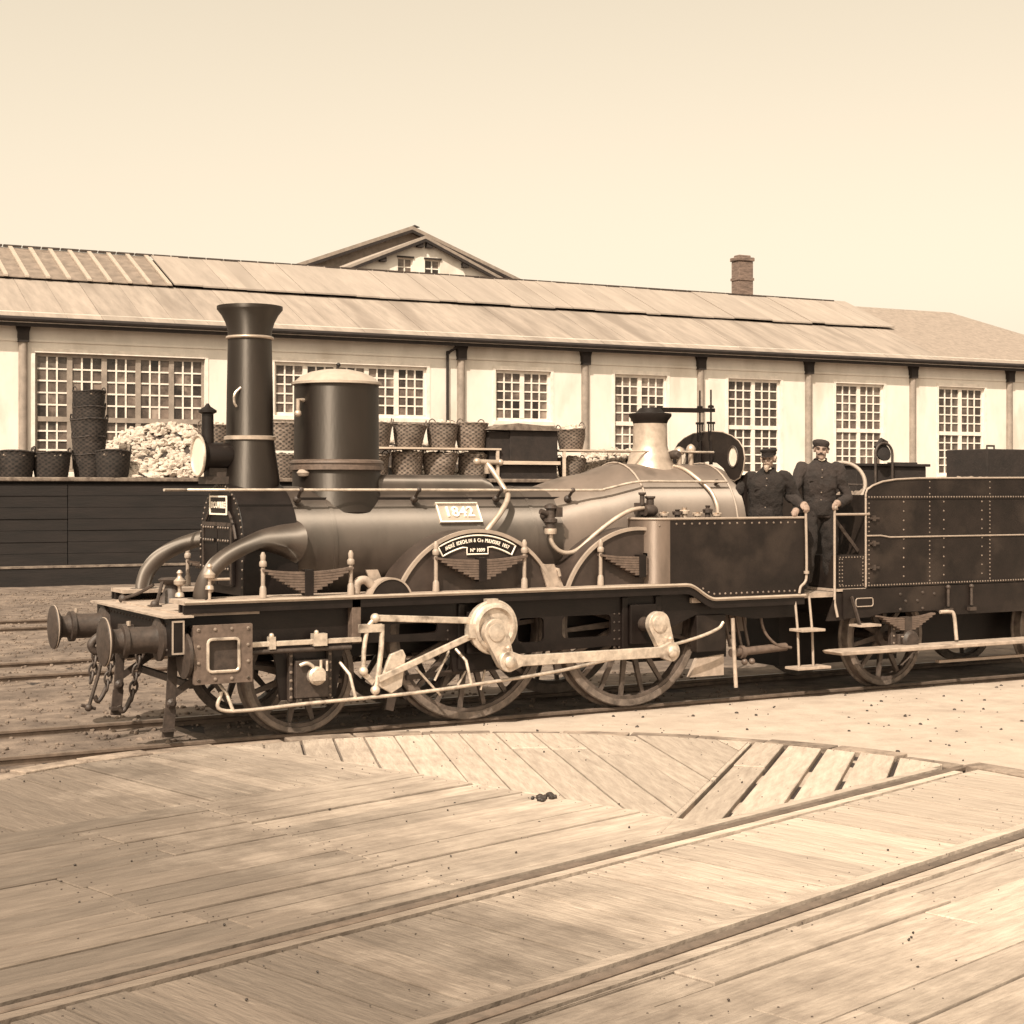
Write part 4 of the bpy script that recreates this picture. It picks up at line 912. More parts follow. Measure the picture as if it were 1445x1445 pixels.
# small step, pale slanted plate and curved cover on the board ahead of the first splasher
cv = MB().plate(arc(6.42, 1.20, .21, 20, 160, 14), [], 'y', YC-1.09, YC-.98); cvo = cv.build('rod_cover', 'side', rbo, 30)
MB().plate(arc(6.42, 1.20, .222, 18, 162, 14)+arc(6.42, 1.20, .205, 18, 162, 14)[::-1], [], 'y', YC-1.10, YC-.97).build('cover_beading', 'rimpale', cvo, 30)
MB().plate([(6.24, 1.49), (6.36, 1.49), (6.46, 1.275), (6.33, 1.275)], [], 'y', YC-.93, YC-.91).build('slanted_plate', 'deck', rbo, 0)
MB().tube(spline([(6.10, YC-1.0, 1.28), (6.12, YC-1.0, 1.38), (6.20, YC-1.0, 1.40), (6.28, YC-1.0, 1.33)], 6), .04, 10).build('reversing_shaft_end', 'deck', rbo, 50)
# works plate on the first splasher (curved)
wp = MB(); zc = .92; ra, rb_ = .878, .778; yf = YC-.956
aa = 61; outl = arc(D1, zc, ra, aa, 180-aa, 24)+arc(D1, zc, rb_, 180-aa, 102, 10)+[(D1-.115, zc+.76), (D1-.115, zc+.695), (D1+.115, zc+.695), (D1+.115, zc+.76)]+arc(D1, zc, rb_, 78, aa, 10)
wp.plate(outl, [], 'y', yf-.010, yf); wpo = wp.build('works_plate', 'black', s1, 0)
MB().tube([(x, yf-.011, z) for x, z in outl], .0085, 6, True).build('plate_border', 'letter', wpo, 40)
tx = MB(); s_ = 'ANDRÉ KOECHLIN & Cie MULHOUSE 1857'; n_ = len(s_)
for i, c_ in enumerate(s_):
    if c_ == ' ': continue
    v_, fc = text_mesh(c_, .050, .003); an = R(180-aa-4-(180-2*aa-8)*(i+.5)/n_); rm = (ra+rb_)/2; ca, sa = math.cos(an), math.sin(an)
    tx.add([(D1+ca*(rm+p.y)+sa*p.x*.66, yf-.014-p.z, zc+sa*(rm+p.y)-ca*p.x*.66) for p in v_], fc)
v_, fc = text_mesh('Nº 1099', .048, .003); tx.add([(D1+p.x, yf-.014-p.z, zc+.733+p.y) for p in v_], fc)
tx.build('lettering', 'letter', wpo, 0)
# leaf springs with pillars
def leaf_spring(xc, zt, half, name='leaf_spring', pillar=True, n=8, y=YC-1.035, cut=99):
    mb = MB(); th = .024; zb = zt
    for i in range(n):
        hw = half*(1-.118*i)
        up = [(min(cut, xc+hw*t_), zb-.035+.035*t_*t_*(hw/half)**2-i*th) for t_ in [k/10-1 for k in range(21)]]
        mb.plate([(x, z) for x, z in up]+[(x, z-th*.86) for x, z in up[::-1]], [], 'y', y-.038, y+.038)
    so, sf = both(mb, name, 'spring', smooth=0)
    for o_, s_ in ((so, 1), (sf, -1)):
        yy = y if s_ > 0 else 2*YC-y
        MB().box(xc-.042, xc+.042, yy-.047, yy+.047, zb-.035-n*th-.02, zb-.015).build('buckle', 'black', o_, 0, bevel=.005)
        if pillar:
            for q_ in (-1, 1):
                p_ = MB().tube([(xc+q_*half*.97, yy, 1.274), (xc+q_*half*.97, yy, zt+.10)], .019, 10); p_.lathe([(.03, zt+.02), (.034, zt+.03), (.034, zt+.06), (.022, zt+.075), (.026, zt+.12), (.012, zt+.15)], (xc+q_*half*.97, yy, 0), n=12); p_.lathe([(.034, 1.274), (.03, 1.36), (.02, 1.38)], (xc+q_*half*.97, yy, 0), n=10)
                p_.build('spring_hanger', 'rimpale', o_, 40)
leaf_spring(5.61, 1.53, .44); leaf_spring(D1, 1.60, .50); leaf_spring(D2, 1.59, .50, y=YC-1.0, cut=9.34)
# ---- wheels
def wheel_set(r, rim, nsp, hub, throw=0, name='wheel'):
    mb = MB(); mb.lathe([(r-rim, -.055), (r-rim+.035, -.055), (r-rim+.035, .055), (r-rim, .055), (r-rim, -.055)], ax=(0, 1, 0), n=56)
    mb.lathe([(.05, -.085), (hub, -.08), (hub, .07), (.05, .08)], ax=(0, 1, 0), n=28)
    w = mb.mesh('wheel', 'wheel', smooth=35)
    t = MB(); q = r-rim+.036; t.lathe([(q, -.065), (r-.012, -.067), (r, -.058), (r, .045), (r+.028, .052), (r+.028, .068), (q, .068), (q, -.065)], ax=(0, 1, 0), n=64); tm = t.mesh('tyre', 'tyre', smooth=35)
    s_ = MB(); s_.add([(-.034, -.02, hub*.85), (.034, -.02, hub*.85), (.034, .02, hub*.85), (-.034, .02, hub*.85), (-.020, -.016, r-rim+.006), (.020, -.016, r-rim+.006), (.020, .016, r-rim+.006), (-.020, .016, r-rim+.006)], [(0,3,2,1),(4,5,6,7),(0,1,5,4),(1,2,6,5),(2,3,7,6),(3,0,4,7)])
    return w, tm, s_.mesh('spoke', 'wheel', smooth=0), nsp
def put_wheel(ws, x, r, side, parent, ph=0, yo=.75):
    w, tm, sm, n = ws; o = link('wheel', w, parent, (x-parent.location.x, side*yo, r)); 
    if side > 0: o.rotation_euler.z = math.pi
    link('tyre', tm, o)
    for k in range(n): link('spoke', sm, o, None, (0, 2*math.pi*k/n+ph, 0))
DW = wheel_set(WR, .11, 18, .16); LW = wheel_set(.54, .09, 12, .12); TW = wheel_set(.57, .095, 10, .13)
for x_ in (D1, D2):
    for s_ in (-1, 1): put_wheel(DW, x_, WR, s_, loco, .1)
    MB().tube([(x_, YC-1.30, WR), (x_, YC+1.30, WR)], .075, 14).build('axle', 'iron', loco, 40)
for s_ in (-1, 1): put_wheel(LW, 5.63, .54, s_, loco, .2)
MB().tube([(5.63, YC-1.02, .54), (5.63, YC+1.02, .54)], .06, 14).build('axle', 'iron', loco, 40)
MB().box(4.95, 10.9, YC-.60, YC+.60, .66, 1.0).build('inner_frames', 'black', loco, 0)
MB().box(9.5, 10.7, YC-.58, YC+.58, .42, .74).build('ash_pan', 'black', loco, 0)
# axle boxes
for x_, z_ in ((D1, WR), (D2, WR)):
    ab = MB().box(x_-.16, x_+.16, YC-1.06, YC-1.001, z_-.20, z_+.20); ab.box(x_-.24, x_-.17, YC-1.03, YC-1.001, .52, 1.15); ab.box(x_+.17, x_+.24, YC-1.03, YC-1.001, .52, 1.15); both(ab, 'axle_box', 'black', smooth=0, bevel=.008)
lb = MB().box(5.42, 5.46, YC-1.06, YC-1.001, .33, .80).box(5.80, 5.84, YC-1.06, YC-1.001, .33, .80).box(5.47, 5.79, YC-1.10, YC-1.001, .36, .70); lbo, lbf = both(lb, 'lead_axle_box', 'iron', smooth=0, bevel=.008)
MB().lathe([(.085, 0), (.085, .05), (.065, .07)], (5.66, YC-1.10, .56), (0, -1, 0), 18).box(5.60, 5.72, YC-1.19, YC-1.17, .52, .60).build('box_cover', 'steel', lbo, 40)
l2 = MB(); l2.tube(spline([(5.50, YC-1.12, .66), (5.56, YC-1.14, .68), (5.62, YC-1.14, .64), (5.62, YC-1.15, .58)], 5), .018, 8); l2.tube([(5.70, YC-1.13, .70), (5.70, YC-1.13, .60)], .014, 8); l2.tube([(5.76, YC-1.13, .69), (5.76, YC-1.13, .60)], .012, 8); l2.build('box_oil_pipe', 'steel', lbo, 50)
rv = MB()
for k in range(6): rv.rivet((5.44, YC-1.06, .37+k*.075), (0, -1, 0), .018); rv.rivet((5.82, YC-1.06, .37+k*.075), (0, -1, 0), .016)
tag(rv.build('rivets', 'rivet', lbo, 40), kind='stuff')
# ---- cylinder with square chest cover, slide bars, valve gear, coupling rods
def side_gear(sg):                    # near side in full; the far side gets the same by mirroring
    def put(mb, name, mt, parent=loco, **k): return (mb if sg > 0 else mb.mirror(YC)).build(name, mt, parent, **k)
    cy = MB().box(4.50, 4.97, YC-1.22, YC-1.001, .58, 1.05); cyo = put(cy, 'cylinder_chest', 'iron', smooth=0, bevel=.012)
    cvp = MB().plate(rr(4.47, 5.0, .56, 1.07, .01), [rr(4.60, 4.87, .67, .94, .03)], 'y', YC-1.26, YC-1.221); cvo_ = put(cvp, 'chest_cover', 'spring', cyo, smooth=0, bevel=.004)
    put(MB().tube([(x, YC-1.262, z) for x, z in rr(4.595, 4.875, .665, .945, .035)], .014, 6, True), 'cover_moulding', 'steel', cvo_, smooth=40)
    rv = MB()
    for k in range(4):
        for p_ in ((4.51+k*.15, 1.03), (4.51+k*.15, .60), (4.51, .60+k*.143), (4.96, .60+k*.143)): rv.rivet((p_[0], YC-1.26, p_[1]), (0, -1, 0), .019)
    tag(put(rv, 'cover_bolts', 'rivet', cvo_, smooth=40), kind='stuff')
    put(MB().lathe([(.16, 0), (.16, .04), (.20, .045), (.20, .075), (.05, .09)], (4.50, YC-1.10, .80), (-1, 0, 0), 24), 'cylinder_cover', 'iron', cyo, smooth=40)
    sbr = MB().box(5.0, 6.10, YC-1.14, YC-1.10, .845, .89); sbo = put(sbr, 'slide_bar', 'steel', smooth=0, bevel=.005)
    put(MB().tube([(4.98, YC-1.12, .80), (6.0, YC-1.12, .80)], .022, 10), 'piston_rod', 'iron', smooth=40)
    put(MB().box(5.62, 5.75, YC-1.16, YC-1.08, .83, .94).ball((5.66, YC-1.12, .95), .022), 'slide_block', 'steel', sbo, smooth=30); put(MB().box(5.20, 5.26, YC-1.15, YC-1.09, .82, .93).ball((5.23, YC-1.12, .94), .024), 'oil_box', 'steel', sbo, smooth=30)
    mbk = MB().box(6.02, 6.11, YC-1.10, YC-1.002, .83, 1.235); put(mbk, 'motion_bracket', 'spring', smooth=0, bevel=.005)
    # expansion link: two curved side bars with end bosses
    lk = MB(); ya = YC-1.17
    for pts_, w_ in ((((6.22, ya, 1.06), (6.15, ya, .98), (6.11, ya, .80), (6.10, ya, .60)), .022), (((6.29, ya, 1.0), (6.28, ya, .78), (6.25, ya, .56), (6.22, ya, .40)), .026)): lk.tube(spline(pts_, 6), w_, 8)
    lk.ball((6.22, ya, 1.06), .045); lk.ball((6.10, ya, .58), .045); lk.ball((6.22, ya, .40), .045); lk.bar((6.06, ya, .97), (6.28, ya, .97), .05, .075); lk.bar((6.10, ya, .56), (6.20, ya, .47), .03, .05)
    lko = put(lk, 'expansion_link', 'steel', smooth=50)
    put(MB().plate([(6.24, .44), (6.37, .72), (6.50, .76), (6.53, .70), (6.49, .42), (6.38, .36)], [], 'y', ya-.012, ya+.03), 'lifting_plate', 'steel', lko, smooth=0, bevel=.01)
    # eccentric sheave and rods
    ey = YC-1.20; ec = MB(); ec.lathe([(.225, -.075), (.24, -.07), (.24, .045), (.215, .06), (.215, .075), (.19, .085), (.17, .05), (.06, .055)], (D1+.03, ey, .93), (0, -1, 0), 40)
    eco = put(ec, 'eccentric', 'steel', smooth=35)
    put(MB().torus((D1+.03, ey-.03, .93), (0, 1, 0), .245, .018, 40, 8).box(D1-.05, D1+.07, ey-.05, ey+.02, 1.155, 1.20).box(D1-.25, D1-.18, ey-.06, ey+.03, .84, .97), 'eccentric_strap', 'steel', eco, smooth=40)
    for a_, b_ in (((D1-.20, ey, 1.0), (6.23, ya, 1.06)), ((D1-.19, ey-.01, .86), (6.24, ya-.03, .50))):
        put(MB().bar(a_, b_, .03, .062), 'eccentric_rod', 'steel', eco, smooth=0, bevel=.008)
    # outside cranks and coupling rod
    py = YC-1.34; th_ = R(-68); px, pz = .30*math.cos(th_), .30*math.sin(th_)
    for x_ in (D1, D2):
        n_ = 14; z_ = WR+.02; a_dir = math.atan2(pz, px)
        o1 = [(x_+.125*math.cos(a_dir+math.pi/2+math.pi*k/n_), z_+.125*math.sin(a_dir+math.pi/2+math.pi*k/n_)) for k in range(n_+1)]
        o2 = [(x_+px+.088*math.cos(a_dir-math.pi/2+math.pi*k/n_), z_+pz+.088*math.sin(a_dir-math.pi/2+math.pi*k/n_)) for k in range(n_+1)]
        co_ = put(MB().plate(o1+o2, [], 'y', py-.0, py+.075), 'crank', 'steel', smooth=30, bevel=.012)
        put(MB().lathe([(.085, 0), (.085, .012), (.03, .02)], (x_, py, z_), (0, -1, 0), 18), 'crank_boss', 'steel', co_, smooth=35)
    c1 = (D1+px, WR+.02+pz); c2 = (D2+px, WR+.02+pz)
    rod = MB(); e1 = arc(c1[0], c1[1], .10, 60, 300, 12); e2 = arc(c2[0], c2[1], .10, -120, 120, 12)
    rod.plate(e1+[(c1[0]+.14, c1[1]-.052), (c2[0]-.14, c2[1]-.052)]+e2+[(c2[0]-.14, c2[1]+.052), (c1[0]+.14, c1[1]+.052)], [], 'y', py-.055, py-.004)
    ro = put(rod, 'coupling_rod', 'steel', smooth=30, bevel=.006)
    for c_ in (c1, c2):
        put(MB().lathe([(.06, 0), (.06, .03), (.045, .045), (.01, .05)], (c_[0], py-.055, c_[1]), (0, -1, 0), 18), 'crank_pin', 'steel', ro, smooth=40)
        put(MB().lathe([(.025, .09), (.03, .13), (.015, .15)], (c_[0], py-.03, c_[1]), n=10), 'oil_cup', 'brass', ro, smooth=40)
side_gear(1); side_gear(-1)
# long drain rod slung beneath the frame
dr = MB(); ya = YC-1.18
dr.tube(spline([(4.74, ya, .48), (4.78, ya, .31), (5.6, ya, .325), (6.6, ya, .35), (7.4, ya, .40), (8.1, ya, .455), (8.6, ya, .52), (9.2, ya, .60), (9.8, ya, .70), (10.12, ya, .79), (10.2, ya, .86)], 8), .017, 10)
dro = dr.build('drain_rod', 'steel', loco, 50)
for x_, z_, zt in ((6.02, .335, .66), (7.22, .385, .72), (4.85, .31, .56)):
    MB().tube([(x_, ya, z_), (x_-.06, ya, zt-.1), (x_-.10, YC-1.05, zt)], .016, 8).build('rod_hanger', 'steel', dro, 50)
# brake rigging between the wheels
br = MB().bar((6.62, YC-.86, .62), (6.50, YC-.86, .16), .04, .09, (1, 0, 0)); br.bar((8.22, YC-.90, .98), (8.36, YC-.90, .40), .04, .07, (1, 0, 0)); br.plate(arc(7.40, WR, WR+.075, 195, 222, 8)+arc(7.40, WR, WR+.03, 195, 222, 8)[::-1], [], 'y', YC-.82, YC-.70); br.bar((6.70, YC-.83, .45), (8.2, YC-.83, .52), .03, .05); both(br, 'brake_hanger', 'iron', smooth=0)
for i, (x0, z0, x1, z1) in enumerate(((6.95, .42, 7.12, .74), (7.2, .36, 7.34, .60), (7.45, .30, 7.5, .56), (6.75, .55, 7.0, .28))):
    MB().tube([(x0, YC-.94, z0), (x1, YC-.96, z1)], .012, 6).build('brake_rod', 'steel', loco, 50)
# ash pan side plates, rods and pipes under the footplate
MB().box(9.98, 10.36, YC-1.02, YC-.90, .54, .925).build('ash_pan_door', 'side', loco, 0, bevel=.01)
MB().plate([(9.92, .28), (10.36, .28), (10.36, .50), (10.02, .47)], [], 'y', YC-.98, YC-.92).build('ash_pan_flap', 'deck', loco, 0)
MB().tube([(10.44, YC-1.03, .88), (10.44, YC-1.05, .55), (10.46, YC-1.06, .15)], .022, 8).build('drain_pipe', 'deck', loco, 50)
fp = MB()
for x_ in (10.55, 10.62, 10.70, 10.80): fp.tube(spline([(x_, YC-.72, 1.05), (x_+.02, YC-.74, .8), (x_+.05, YC-.78, .55)], 5), .018, 8)
fp.tube([(10.5, YC-.92, .50), (11.25, YC-.92, .53)], .045, 10); fp.lathe([(.07, 0), (.07, .05)], (10.62, YC-.92, .503), (1, 0, 0), 12); fp.tube(spline([(10.9, YC-.9, .98), (10.95, YC-.92, .72), (11.1, YC-.95, .56), (11.3, YC-.95, .52)], 6), .016, 8); fp.ball((10.66, YC-.95, .40), .035); fp.ball((10.76, YC-.95, .40), .035)
fp.build('injector_pipes', 'spring', loco, 50)
# ---- cab side sheet with rounded front corner
cs_path = [(9.33, YC-.70), (9.33, YC-.85)]+[(9.33+.25-.25*math.cos(math.pi/2*k/10), YC-.85-.25*math.sin(math.pi/2*k/10)) for k in range(1, 11)]+[(11.36, YC-1.10)]
def sheet(path, zt, zbf, th=.012):
    mb = MB(); n = len(path); vs = []
    for x, y in path: vs += [(x, y, zbf(x)), (x, y, zt), (x+.0, y+th if y < YC-.85 else y, zt), (x+(th if y >= YC-.85 else 0), y+th, zbf(x))]
    fs = []
    for i in range(n-1):
        for k in range(4): fs.append((i*4+k, (i+1)*4+k, (i+1)*4+(k+1) % 4, i*4+(k+1) % 4))
    fs += [(3, 2, 1, 0), tuple((n-1)*4+k for k in range(4))]; return mb.add(vs, fs)
def zbf(x):
    if x <= 9.78: return 1.274
    if x >= 10.16: return 1.114
    return 1.274-.16*(.5-.5*math.cos(math.pi*(x-9.78)/.38))
den = []
for (x0, y0), (x1, y1) in zip(cs_path, cs_path[1:]):
    k_ = max(1, int(abs(x1-x0)/.05)); den += [(x0+(x1-x0)*i/k_, y0+(y1-y0)*i/k_) for i in range(k_)]
den.append(cs_path[-1])
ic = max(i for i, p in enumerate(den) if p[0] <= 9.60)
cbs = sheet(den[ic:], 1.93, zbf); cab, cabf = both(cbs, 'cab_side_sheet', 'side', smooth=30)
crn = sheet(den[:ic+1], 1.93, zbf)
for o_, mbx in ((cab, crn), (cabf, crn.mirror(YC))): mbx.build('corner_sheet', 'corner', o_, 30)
capn = MB().tube([(x, y, 1.937) for x, y in den], .013, 8)
for o_, mbx in ((cab, capn), (cabf, capn.mirror(YC))): mbx.build('top_rail', 'rimpale', o_, 40)
rv = MB(); x_ = 9.66
while x_ < 11.3: rv.rivet((x_, YC-1.10, 1.885), (0, -1, 0), .014); x_ += .098
x_ = 10.0
while x_ < 11.3: rv.rivet((x_, YC-1.10, zbf(x_)+.035), (0, -1, 0), .014); x_ += .072
for k in range(6): rv.rivet((9.345+.04*k*k*.12, YC-.85-.045*k, 1.87), (-.6, -.8, 0), .012)
tag(rv.build('rivets', 'rivet', cab, 40), kind='stuff')
MB().box(9.9, 11.86, YC-1.04, YC+1.04, 1.06, 1.112).build('footplate', 'deck', loco, 0)
MB().box(10.93, 10.96, YC-.62, YC+.62, 1.12, 2.40).build('backhead', 'black', loco, 0)
MB().bar((10.6, YC-.93, 1.90), (9.45, YC-.93, 1.90), .05, .012).build('sheet_angle', 'iron', cab, 0)
# clutter of cocks along the top of the sheet
for i, (x_, y_, z_, h_) in enumerate(((9.50, .74, 1.93, .16), (9.57, .76, 1.93, .22), (9.70, .82, 1.95, .08), (9.86, .84, 1.95, .10), (9.98, .80, 1.95, .12), (10.12, .84, 1.95, .07), (10.30, .78, 1.95, .14), (10.40, .80, 1.95, .06))):
    MB().lathe([(.03, 0), (.03, h_*.4), (.05, h_*.45), (.05, h_*.7), (.02, h_*.8), (.03, h_)], (x_, YC-y_, z_-.02), n=12).tube([(x_-.06, YC-y_, z_+h_*.5), (x_+.06, YC-y_, z_+h_*.5)], .014, 6).build('injector_cock', 'iron' if i % 3 == 0 else 'brass', cab, 50)
ij = MB().box(9.42, 9.50, YC-.80, YC-.68, 1.98, 2.10); ij.lathe([(.055, 0), (.065, .05), (.065, .10), (.04, .14)], (9.46, YC-.82, 2.02), (1, 0, 0), 14); ij.lathe([(.03, 0), (.04, .04), (.04, .10), (.055, .11), (.055, .13)], (9.54, YC-.80, 2.04), n=12); ij.lathe([(.025, 0), (.025, .1), (.04, .11), (.04, .13)], (9.44, YC-.80, 2.08), n=12); ij.build('injector', 'iron', firebox, 40)
# clack valve and its swan-neck pipe
cv_ = MB().lathe([(.05, 0), (.05, .10), (.07, .11), (.07, .14), (.045, .15), (.045, .24), (.065, .25), (.06, .28), (.02, .30)], (8.40, YC-.68, 1.80), n=16); cv_.tube([(8.40, YC-.68, 1.97), (8.42, YC-.52, 1.97)], .05, 12); cv_.tube([(8.28, YC-.68, 2.02), (8.40, YC-.68, 1.98)], .03, 10); cv_.box(8.44, 8.52, YC-.72, YC-.64, 1.96, 2.06); cv_.build('clack_valve', 'iron', boiler, 40)
MB().lathe([(.062, 0), (.066, .03), (.062, .055)], (8.40, YC-.68, 1.79), n=16).build('union_nut', 'brass', boiler, 40)
MB().tube(spline([(8.40, YC-.68, 1.80), (8.41, YC-.69, 1.70), (8.48, YC-.71, 1.62), (8.58, YC-.72, 1.595), (8.70, YC-.73, 1.63), (8.90, YC-.74, 1.78), (9.12, YC-.76, 1.93), (9.30, YC-.78, 2.02), (9.46, YC-.80, 2.05)], 8), .024, 10).build('feed_pipe', 'brass', boiler, 50)
# slanting pipe from the boiler top down behind the splasher, with its tap
MB().tube(spline([(7.88, YC-.30, 2.50), (7.92, YC-.38, 2.40), (7.98, YC-.48, 2.24), (7.97, YC-.56, 2.16), (7.85, YC-.64, 2.02), (7.68, YC-.68, 1.85), (7.62, YC-.70, 1.78)], 6), .028, 10).build('lubricator_pipe', 'brass', boiler, 50)
tp = MB().tube([(7.76, YC-.30, 2.52), (8.02, YC-.30, 2.515)], .026, 10); tp.ball((7.76, YC-.30, 2.52), .04); tp.ball((8.03, YC-.30, 2.515), .035); tp.lathe([(.03, -.1), (.035, 0)], (7.88, YC-.30, 2.5), n=10); tp.build('tap_handle', 'brass', boiler, 50)
MB().tube([(8.24, YC-.45, 1.52), (8.30, YC-1.0, 1.44), (8.31, YC-1.0, 1.38)], .018, 8).build('sand_pipe', 'brass', loco, 50)
# grab posts and hanging steps
gp = MB().tube(spline([(11.36, YC-1.12, 2.0), (11.37, YC-1.12, 1.6), (11.37, YC-1.12, 1.32), (11.35, YC-1.12, 1.24), (11.29, YC-1.12, 1.19), (11.27, YC-1.12, 1.12)], 5), .015, 10); gp.ball((11.36, YC-1.12, 2.01), .03); gp.lathe([(.03, 1.33), (.03, 1.36)], (11.37, YC-1.12, 0), n=10); both(gp, 'grab_post', 'rimpale', smooth=50)
sp_ = MB(); 
for x_ in (11.24, 11.44): sp_.tube([(x_, YC-1.08, 1.08), (x_, YC-1.13, .72), (x_, YC-1.15, .33)], .014, 8)
spo, spf = both(sp_, 'step_hanger', 'rimpale', smooth=50)
for z_, a_, b_ in ((.735, 11.18, 11.50), (.33, 11.12, 11.58)):
    m_ = MB().box(a_, b_, YC-1.28, YC-1.06, z_-.02, z_+.008); m_.build('step_tread', 'deck', spo, 0, bevel=.004); m_.mirror(YC).build('step_tread', 'deck', spf, 0, bevel=.004)

# ================================================================= TENDER
ten = thing('tender', 'riveted dark tender with long pale footboard coupled behind the locomotive', 'tender', (14.5, YC, 0))
TX0, TX1, TY = 12.27, 17.4, 1.06
def tboth(mb, name, mt, parent=ten, **k): return mb.build(name, mt, parent, **k), mb.mirror(YC).build(name, mt, parent, **k)
topc = [(TX0, 2.19), (TX0+.02, 2.235), (TX0+.10, 2.28), (TX0+.25, 2.325), (TX0+.45, 2.35), (TX0+.8, 2.365), (TX1, 2.395)]
side, sidef = tboth(MB().plate([(TX0, 1.15), (TX1, 1.15)]+topc[::-1], [], 'y', YC-TY, YC-TY+.03), 'tank_side', 'side', smooth=0)
MB().tube([(x, YC-TY-.004, z+.004) for x, z in [(TX0, 1.15)]+topc], .011, 8).build('top_beading', 'rimpale', side, 40)
MB().box(TX0, TX0+.03, YC-TY+.031, YC+TY-.031, 1.15, 2.18).build('front_bulkhead', 'side', ten, 0)
MB().box(TX1-.03, TX1, YC-TY+.031, YC+TY-.031, 1.15, 2.38).build('rear_bulkhead', 'side', ten, 0)
MB().box(TX0+.03, TX1-.03, YC-TY+.031, YC+TY-.031, 1.15, 2.12).build('tank_core', 'black', ten, 0)
def strip(z_, x0=TX0, x1=TX1, r=.014, step=.042, rvr=.0125):
    rv = MB(); x = x0
    while x < x1: rv.rivet((x, YC-TY-.008, z_), (0, -1, 0), rvr); x += step
    b_ = MB().box(x0, x1, YC-TY-.008, YC-TY-.0005, z_-.022, z_+.022).build('rivet_strip', 'side', side, 0)
    tag(rv.build('rivets', 'rivet', b_, 40), kind='stuff')
strip(2.155); strip(1.17)
MB().tube([(TX0, YC-TY-.006, 1.725), (TX0+.22, YC-TY-.006, 1.725), (TX0+.36, YC-TY-.006, 1.705), (TX1, YC-TY-.006, 1.70)], .009, 6).build('side_beading', 'rimpale', side, 40)
rv = MB()
def vline(x_, z0, z1, st_, r_): 
    z = z0
    while z < z1: rv.rivet((x_, YC-TY, z), (0, -1, 0), r_); z += st_
vline(TX0+.05, 1.2, 2.12, .052, .012); vline(TX0+.015, 1.2, 2.12, .052, .010)
for x_, s_ in ((12.84, .105), (13.24, .05), (13.46, .105), (14.07, .105), (14.20, .045), (14.8, .105), (15.2, .05)): vline(x_, 1.26 if s_ > .1 else 1.2, 2.13, s_, .0125 if s_ > .1 else .0115); 
vline(13.24, 2.19, 2.34, .07, .011); vline(14.20, 2.19, 2.36, .07, .011)
tag(rv.build('rivets', 'rivet', side, 40), kind='stuff')
for z_ in (1.92, 1.64, 1.37): MB().box(12.32, 12.46, YC-TY-.02, YC-TY-.0005, z_-.012, z_+.012).box(12.36, 12.40, YC-TY-.028, YC-TY-.0005, z_-.03, z_+.03).build('hinge', 'iron', side, 0)
# frame
tf = MB().plate([(11.92, 1.14), (TX1, 1.14), (TX1, .80), (13.42, .80), (13.3, .86), (12.5, .86), (12.3, .82), (11.92, .82)], [], 'y', YC-TY-.03, YC-TY+.01); tfo, _ = tboth(tf, 'tender_frame', 'side', smooth=0)
rv = MB()
for x_, z_ in ((12.76, 1.06), (12.84, .98), (12.76, .89), (13.02, .98), (13.10, 1.07), (13.10, .89), (13.28, 1.05)): rv.rivet((x_, YC-TY-.03, z_), (0, -1, 0), .022)
tag(rv.build('bolts', 'iron', tfo, 40), kind='stuff')
pl = MB().box(12.09, 12.34, YC-TY-.042, YC-TY-.031, .945, 1.035); plo = pl.build('builder_plate', 'black', tfo, 0, bevel=.004)
MB().tube([(x, YC-TY-.043, z) for x, z in rr(12.09, 12.34, .945, 1.035, .025)], .007, 5, True).build('plate_border', 'rimpale', plo, 40)
MB().box(12.0, 17.2, YC-.95, YC+.95, .84, 1.145).build('underframe', 'black', ten, 0)
MB().box(11.75, 13.55, YC-.2, YC+.62, .22, .84).build('drag_box', 'black', ten, 0)
MB().box(13.6, 17.0, YC-.5, YC+.55, .34, .84).build('water_well', 'black', ten, 0)
# front of the tender: tool locker, rail, platform
lk = MB().box(11.88, TX0-.003, YC-TY+.01, YC-.55, 1.15, 1.51); lko = lk.build('tool_locker', 'side', ten, 0, bevel=.006); lk.mirror(YC).build('tool_locker', 'side', ten, 0, bevel=.006)
rv = MB()
for k in range(9): rv.rivet((11.91+k*.042, YC-TY+.01, 1.49), (0, -1, 0), .010); rv.rivet((11.91+k*.042, YC-TY+.01, 1.175), (0, -1, 0), .010)
for k in range(8): rv.rivet((11.90, YC-TY+.01, 1.19+k*.04), (0, -1, 0), .010); rv.rivet((11.94, YC-TY+.01, 1.19+k*.04), (0, -1, 0), .010); rv.rivet((12.24, YC-TY+.01, 1.19+k*.04), (0, -1, 0), .010)
tag(rv.build('rivets', 'rivet', lko, 40), kind='stuff')
tg = MB().tube([(11.82, YC-TY, 2.03), (11.82, YC-TY, 1.0), (11.82, YC-TY-.05, .84)], .015, 10); tg.ball((11.82, YC-TY, 2.04), .03); tgo, tgf = tboth(tg, 'grab_post', 'rimpale', smooth=50)
MB().tube([(11.82, YC-TY, 1.965), (12.32, YC-TY-.005, 1.965)], .014, 8).build('grab_rail', 'rimpale', tgo, 50)
MB().bar((11.9, YC-.95, 1.93), (12.26, YC-.95, 1.55), .02, .04).build('bulkhead_stay', 'iron', ten, 0)
MB().box(11.84, 12.26, YC-TY-.02, YC+TY+.02, 1.118, 1.145).build('tender_platform', 'deck', ten, 0)
MB().plate([(11.70, .80), (11.98, .80), (11.98, 1.10), (11.84, 1.10)], [], 'y', YC-TY-.01, YC-TY+.012).build('step_bracket', 'side', ten, 0)
ts = MB().box(12.0, 12.30, YC-TY-.22, YC-TY-.031, .735, .758); tso = ts.build('step_tread', 'deck', ten, 0); MB().bar((12.03, YC-TY-.04, 1.06), (12.03, YC-TY-.18, .74), .02, .03).build('step_bracket', 'iron', tso, 0)
